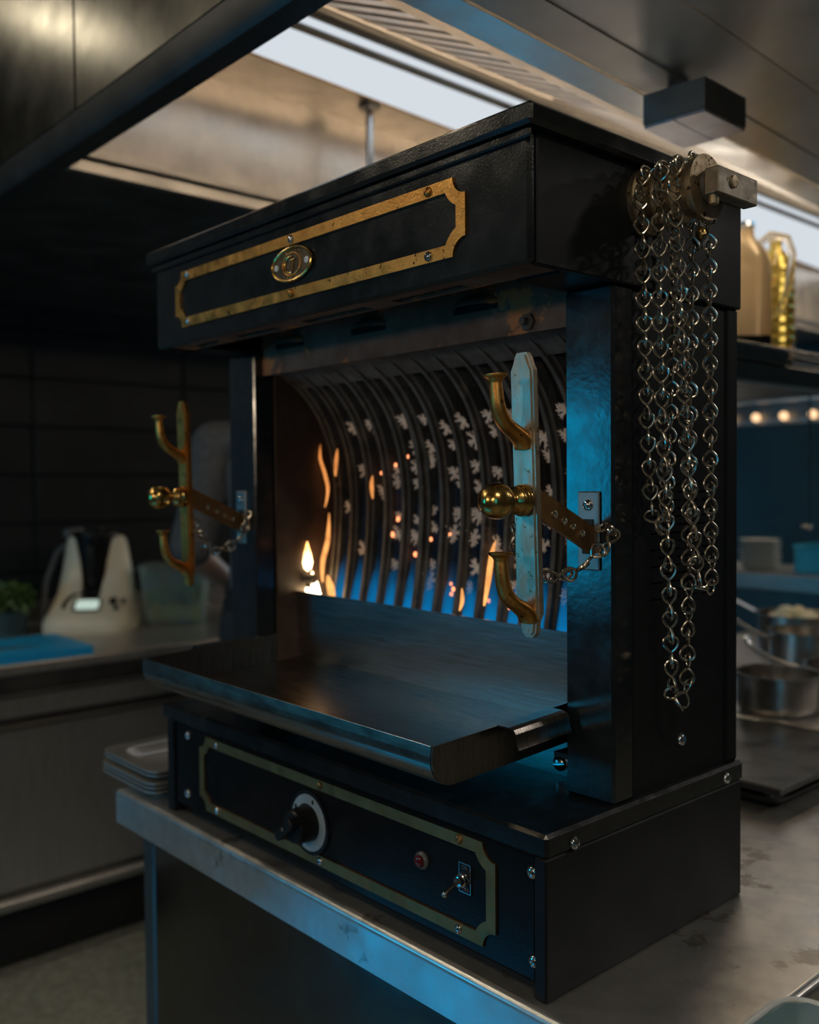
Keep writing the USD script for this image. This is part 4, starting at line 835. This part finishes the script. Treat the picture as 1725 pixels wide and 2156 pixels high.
for i in range(11):
    x = -1.7775 + i*.1165; put(hl, 'bulb', lathe([(0, 0), (.014, 0), (.018, .012), (.012, .028), (0, .03)], (x, 2.737, 1.786), (.2, -1, -.3), 14), 'lamp_heat', True)
for x, z in ((-1.9, ZR + .054), (-.56, ZR - .005)): put(hl, 'hanger', box(x - .01, x + .01, 2.83, 2.85, 1.848, z), 'steel_dark')
# bottles
def jug_bottle():
    t = thing('oil_jug', 'frosted amber oil jug with black base and side handle, left of the ribbed golden bottle', 'bottle', (-.665, 1.672, 1.895))
    c = np.array([-.663, 1.668, 1.8955]); FRM = np.stack([rt_h, fw_h, [0, 0, 1.]], 1)
    lo = lambda m: fix(trimesh.Trimesh(np.asarray(m.vertices) @ FRM.T + c, m.faces, process=False))
    put(t, 'bottle_body', lo(loft([(.060, -.052, .052, .02, .042), (.062, -.054, .054, .022, .06), (.062, -.054, .054, .022, .24), (.052, -.046, .046, .022, .285), (.030, -.028, .028, .018, .315), (.024, -.024, .024, .018, .33), (.024, -.024, .024, .018, .352)])), 'oil_amber', 40)
    put(t, 'bottle_base', lo(loft([(.060, -.052, .052, .02, 0), (.063, -.055, .055, .02, .004), (.063, -.055, .055, .02, .041)])), 'plastic_black', 40)
    put(t, 'neck_cap', lo(loft([(.027, -.027, .027, .02, .352), (.027, -.027, .027, .02, .365)])), 'bottle_clear', 40)
    put(t, 'handle', lo(tube([(.034, 0, .30), (.075, 0, .335), (.122, 0, .325), (.138, 0, .28), (.128, 0, .20), (.108, 0, .125), (.080, 0, .105), (.060, 0, .108)], .010, 10)), 'bottle_clear', True)
    return t
rt_h = np.array([rt[0], rt[1], 0]); rt_h /= np.linalg.norm(rt_h); fw_h = np.array([-rt_h[1], rt_h[0], 0])
jug_bottle()
rbt = thing('oil_bottle', 'ribbed golden oil bottle on the gantry shelf, right of the frosted jug', 'bottle', (-.672, 1.868, 1.895))
c = (-.672, 1.868, 1.8955); pr = [(0, 0), (.050, 0)]
for i in range(9): z = .006 + i*.030; pr += [(.054, z + .002), (.056, z + .013), (.054, z + .024), (.0495, z + .028)]
pr += [(.045, .285), (.030, .312), (.018, .325), (.018, .345), (0, .345)]
put(rbt, 'bottle_body', lathe(pr, c, (0, 0, 1), 40), 'oil_gold', 50)
put(rbt, 'cap', lathe([(0, 0), (.02, 0), (.02, .02), (0, .021)], np.array(c) + [0, 0, .3455], (0, 0, 1), 24), 'plastic_cream')

# ================================================================ PASS AT THE BACK
pb = thing('pass_shelf', 'blue-lit steel pass shelf at the back holding the plates', 'shelf', (-1.2, 3.1, ZF))
put(pb, 'shelf_board', box(-2.2, -.45, 2.9, 3.35, 1.118, 1.142, .006), 'steel'); put(pb, 'shelf_lip', box(-2.2, -.45, 2.888, 2.905, 1.070, 1.142, .005), 'steel')
put(pb, 'cabinet', box(-2.18, -.47, 3.0, 3.32, ZF + .1, 1.07), 'steel_dark')
for x in (-2.1, -.6): put(pb, 'upright', cyl((x, 3.1, ZF), (x, 3.1, 1.118), .02, 14), 'steel_dark')
pl0 = thing('plate', 'lowest white plate of the stack on the pass shelf', 'plate', (-1.33, 3.03, 1.143), 'white plates on the pass shelf')
put(pl0, 'plate', lathe([(0, 0), (.05, 0), (.085, .012), (.087, .016), (.05, .005), (0, .005)], (-1.335, 3.03, 1.143), (0, 0, 1), 32), 'plate_white', 40)
for i, lab in enumerate(('second white plate from the bottom of the stack', 'third white plate from the bottom of the stack', 'fourth white plate from the bottom of the stack', 'fifth white plate from the bottom of the stack', 'sixth white plate from the bottom of the stack', 'second white plate from the top of the stack', 'topmost white plate of the stack')):
    dup(pl0, (-1.33 + .002*(i % 3), 3.03, 1.143 + .0165*(i + 1)), lab + ' on the pass shelf', 'white plates on the pass shelf')
cr = thing('storage_crate', 'blue-lit plastic crate on the pass shelf right of the plates', 'crate', (-1.0, 3.06, 1.142))
put(cr, 'crate_body', untri(man(box(-1.145, -.80, 2.95, 3.2, 1.1425, 1.26, .008)) - man(box(-1.135, -.81, 2.96, 3.19, 1.155, 1.3, .006))), 'crate_cyan', 30); put(cr, 'rim', untri(man(box(-1.15, -.795, 2.945, 3.205, 1.25, 1.262, .003)) - man(box(-1.135, -.81, 2.96, 3.19, 1.2, 1.3))), 'crate_cyan', 30)
for i, (x, y, z, lab) in enumerate(((-.635, 2.0, 1.387, 'small shiny ladle hook hanging high at the right edge, before the blue wall'),)):
    lh = thing('ladle', lab, 'ladle', (x, y, z)); bw = lathe([(0, 0), (.012, .003), (.018, .014), (.019, .016), (.016, .014), (.010, .006), (0, .004)], (x, y, z - .012), (0, 0, 1), 20); put(lh, 'bowl', bw, 'chrome'); put(lh, 'handle', tube([(x, y + .017, z), (x, y + .018, z + .12), (x, y + .012, 1.7900)], .003, 8), 'steel_dark')
# low bench fridge with blue-lit glass doors (behind the camera, mirrored in the steel and enamel)
bf = thing('bench_fridge', 'low bench fridge with three blue-lit glass doors facing the oven from across the aisle', 'fridge', (-1.2, -1.5, ZF))
put(bf, 'cabinet', cat_(box(-1.97, -.43, -1.78, -1.18, ZF + .02, .23, .006)), 'steel_dark')
for i in range(3):
    x0 = -1.95 + i*.505; dr = put(bf, 'door', cat_(box(x0, x0 + .49, -1.18, -1.165, ZF + .05, ZF + .08), box(x0, x0 + .49, -1.18, -1.165, .17, .20), box(x0, x0 + .03, -1.18, -1.165, ZF + .08, .17), box(x0 + .46, x0 + .49, -1.18, -1.165, ZF + .08, .17)), 'frame_white')
    put(dr, 'lit_glass', box(x0 + .03, x0 + .46, -1.178, -1.170, ZF + .08, .17), 'fridge_glow')

# blue insect lamps (hidden behind the oven and beyond the right edge; they colour the back of the room)
def insect_lamp(label, c, n):
    t = thing('insect_lamp', label, 'lamp', c); c = np.array(c); n = np.array(n, float); e = np.array([-n[1], n[0], 0])
    B = lambda u0, u1, d0, d1, z0, z1: trimesh.convex.convex_hull(np.array([c + e*u + n*d + [0, 0, z] for u in (u0, u1) for d in (d0, d1) for z in (z0, z1)]))
    put(t, 'housing', B(-.55, .55, .014, .05, -.25, .25), 'frame_white')
    for z in (-.12, .12): put(t, 'tube', cyl(c + n*.1 - e*.3 + [0, 0, z], c + n*.1 + e*.3 + [0, 0, z], .05, 20), 'tube_blue')
insect_lamp('wall-mounted insect lamp with blue tubes on the left wall behind the oven', (XW, 3.3, 1.25), (1, 0, 0))
insect_lamp('wall-mounted insect lamp with blue tubes on the back wall right of the pass shelf', (-.75, YB, 1.35), (0, -1, 0))

# ================================================================ WRAPPED TUB ON A TROLLEY, BOTTOM RIGHT CORNER
ty_ = thing('trolley', 'low steel trolley beside the island at the bottom right corner', 'trolley', (.5, -.02, ZF))
put(ty_, 'top_board', box(.215, .78, -.30, .20, .79, .815, .004), 'steel_dark')
for x in (.235, .76):
    for y in (-.28, .18): put(ty_, 'leg', cyl((x, y, ZF), (x, y, .79), .012, 12), 'steel_dark')
wt = thing('wrapped_tub', 'film-wrapped teal food tub at the bottom right corner beside the counter', 'tub', (.38, -.01, .815))
wb = loft([(.12, -.15, .15, .03, .0), (.13, -.16, .16, .03, .125), (.135, -.165, .165, .03, .132)]); wb.apply_translation((.366, -.02, .8155)); put(wt, 'tub_body', wb, 'pot_teal', 40)
wf = loft([(.138, -.168, .168, .035, .118), (.138, -.168, .168, .035, .136), (.128, -.158, .158, .03, .141), (.05, -.06, .06, .03, .139)]); wf.vertices[:, 2] += (noise(wf.vertices*40, 2) - .5)*.006; wf.apply_translation((.366, -.02, .8155)); put(wt, 'film_lid', wf, 'film_wrap', 40)
re_ = np.array(sbox(.366 - .139, -.02 - .169, .366 + .139, -.02 + .169).buffer(-.036).buffer(.036, 8).exterior.coords)[:-1]; put(wt, 'rim', tube(np.c_[re_, np.full(len(re_), .8155 + .137)], .0035, 8, True), 'glaze_white')
# ================================================================ THE COOK (mostly hidden behind the oven)
pf_, pr_ = np.array([-.745, .667, 0]), np.array([.667, .745, 0]); pf_ /= np.linalg.norm(pf_); pr_ = np.array([pf_[1], -pf_[0], 0])
PO = np.array([-2.18, 1.12, ZF])
def pw(v): v = np.asarray(v, float)/S; return PO + v[:, :1]*pr_ + v[:, 1:2]*pf_ + v[:, 2:]*np.array([0, 0, 1.])
def ball(c, r):
    sp = m3.Manifold.sphere(1, 20).scale(list(np.broadcast_to(r, 3).astype(float))); return sp.translate(list(map(float, c)))
def limb(*js): return sum_([m3.Manifold.batch_hull([ball(a, ra), ball(b, rb)]) for (a, ra), (b, rb) in zip(js[:-1], js[1:])])
def sum_(L):
    o = L[0]
    for q in L[1:]: o = o + q
    return o
def soft(M, el=.02, it=8):
    g = M.refine_to_length(el).to_mesh(); t = trimesh.Trimesh(g.vert_properties[:, :3], g.tri_verts, process=True); trimesh.smoothing.filter_taubin(t, iterations=it); return t
def wear(parent, name, M, m, el=.02, it=8): t = soft(M, el, it); return put(parent, name, fix(trimesh.Trimesh(pw(t.vertices), t.faces, process=False)), m, True)
def arm_j(s): return np.array([s*.195, -.01, 1.475]), np.array([s*.262, -.03, 1.175]), np.array([s*.20, .205, 1.065])
def hand(s, w, d):
    """palm, four bent fingers and a thumb from the wrist w along d"""
    d = d/np.linalg.norm(d); side = np.array([1., 0, 0])*-s; side -= d*(side @ d); side /= np.linalg.norm(side); dn = np.cross(side, d); dn = dn if dn[2] < 0 else -dn
    L = [m3.Manifold.batch_hull([ball(w, (.024, .026, .018)), ball(w + d*.085 + side*.030, .012), ball(w + d*.088 - side*.030, .011)])]
    for k, (o, l) in enumerate(((.030, .070), (.010, .078), (-.011, .072), (-.030, .056))):
        b = w + d*.08 + side*o; j1 = b + d*l*.45 + dn*.008; j2 = j1 + d*l*.30 + dn*.018; j3 = j2 + d*l*.16 + dn*.022
        L.append(limb((b, .0098), (j1, .009), (j2, .0082), (j3, .0072)))
    L.append(limb((w + d*.025 + side*.02, .013), (w + d*.055 + side*.05 + dn*.01, .0105), (w + d*.085 + side*.058 + dn*.022, .0085)))
    return sum_(L)
ck = thing('person', 'person in dark grey shirt and black apron, at left counter, mostly behind the oven', 'person', PO)
hc = np.array([0, .03, 1.715]); B = [limb(((0, .0, 1.02), (.15, .10, .11)), ((0, .01, 1.22), (.135, .095, .1)), ((0, .0, 1.40), (.165, .105, .11)), ((0, 0, 1.50), (.10, .07, .05)), ((0, .01, 1.56), .058), ((0, .02, 1.62), .056)),
     ball(hc, (.076, .096, .112)), m3.Manifold.batch_hull([ball(hc + [0, .055, -.075], (.040, .03, .028)), ball(hc + [0, .06, -.02], (.058, .03, .04))]),
     m3.Manifold.batch_hull([ball(hc + [0, .098, -.022], .012), ball(hc + [0, .090, .018], .007)]), ball(hc + [.078, -.002, -.008], (.012, .022, .032)), ball(hc + [-.078, -.002, -.008], (.012, .022, .032))]
for s in (-1, 1):
    a, e, w = arm_j(s); B += [limb((a, .058), ((a + e)/2, .050), (e, .041)), limb((e, .041), (e*.6 + w*.4, .040), (w, .027)), hand(s, w, w - e + np.array([0, .05, -.05]))]
    B += [limb(((s*.09, 0, 1.0), .092), ((s*.10, .015, .54), .062), ((s*.10, -.01, .11), .042)), m3.Manifold.batch_hull([ball((s*.10, -.03, .05), .036), ball((s*.105, .13, .035), (.042, .05, .026))])]
wear(ck, 'body', sum_(B), 'skin', .014, 6)
for s in (-1, 1):
    wear(ck, 'eye', ball(hc + [s*.031, .086, .006], .0115), 'glaze_white', .01, 0)
wear(ck, 'mouth', ball(hc + [0, .089, -.062], (.024, .006, .006)), 'food_pink', .008, 0)
wear(ck, 'hair', m3.Manifold.batch_hull([ball(hc + [0, -.014, .022], (.084, .098, .104)), ball(hc + [0, -.04, -.03], (.074, .066, .06))]) - m3.Manifold.cube([.4, .2, .3], True).translate([0, float(hc[1]) + .145, float(hc[2]) - .06]), 'hair_dark', .014, 4)
sh = [limb(((0, 0, 1.0), (.172, .122, .10)), ((0, .01, 1.22), (.155, .112, .1)), ((0, 0, 1.40), (.185, .122, .11)), ((0, -.005, 1.505), (.125, .082, .05)))]
for s in (-1, 1): a, e, w = arm_j(s); sh += [limb((a, .072), ((a + e)/2, .066), (e + [0, 0, .02], .062)), m3.Manifold.batch_hull([ball(a, .07), ball((s*.08, -.005, 1.50), (.06, .075, .05))])]
wear(ck, 'shirt', sum_(sh), 'cloth_grey', .018, 6)
tr_ = [ball((0, 0, .98), (.178, .128, .10))]
for s in (-1, 1): tr_.append(limb(((s*.092, 0, .96), (.10, .115, .1)), ((s*.10, .012, .52), .078), ((s*.10, -.01, .07), .064)))
wear(ck, 'trousers', sum_(tr_), 'cloth_navy', .02, 6)
ap = limb(((0, .005, .72), (.215, .145, .12)), ((0, .005, 1.0), (.186, .136, .06)), ((0, .012, 1.12), (.168, .126, .03)))
ap = ap - limb(((0, .005, .60), (.200, .132, .15)), ((0, .005, 1.0), (.178, .128, .06)), ((0, .012, 1.3), (.16, .118, .1)))
wear(ck, 'apron', ap, 'cloth_black', .02, 3)
wear(ck, 'apron_bib', m3.Manifold.batch_hull([ball((s_*.11, .128, 1.1), .010) for s_ in (-1, 1)] + [ball((s_*.075, .128, 1.42), .010) for s_ in (-1, 1)]), 'cloth_black', .02, 2)
for s in (-1, 1): wear(ck, 'shoe', m3.Manifold.batch_hull([ball((s*.10, -.035, .046), .045), ball((s*.105, .15, .034), (.048, .055, .033))]), 'cloth_black', .014, 4)
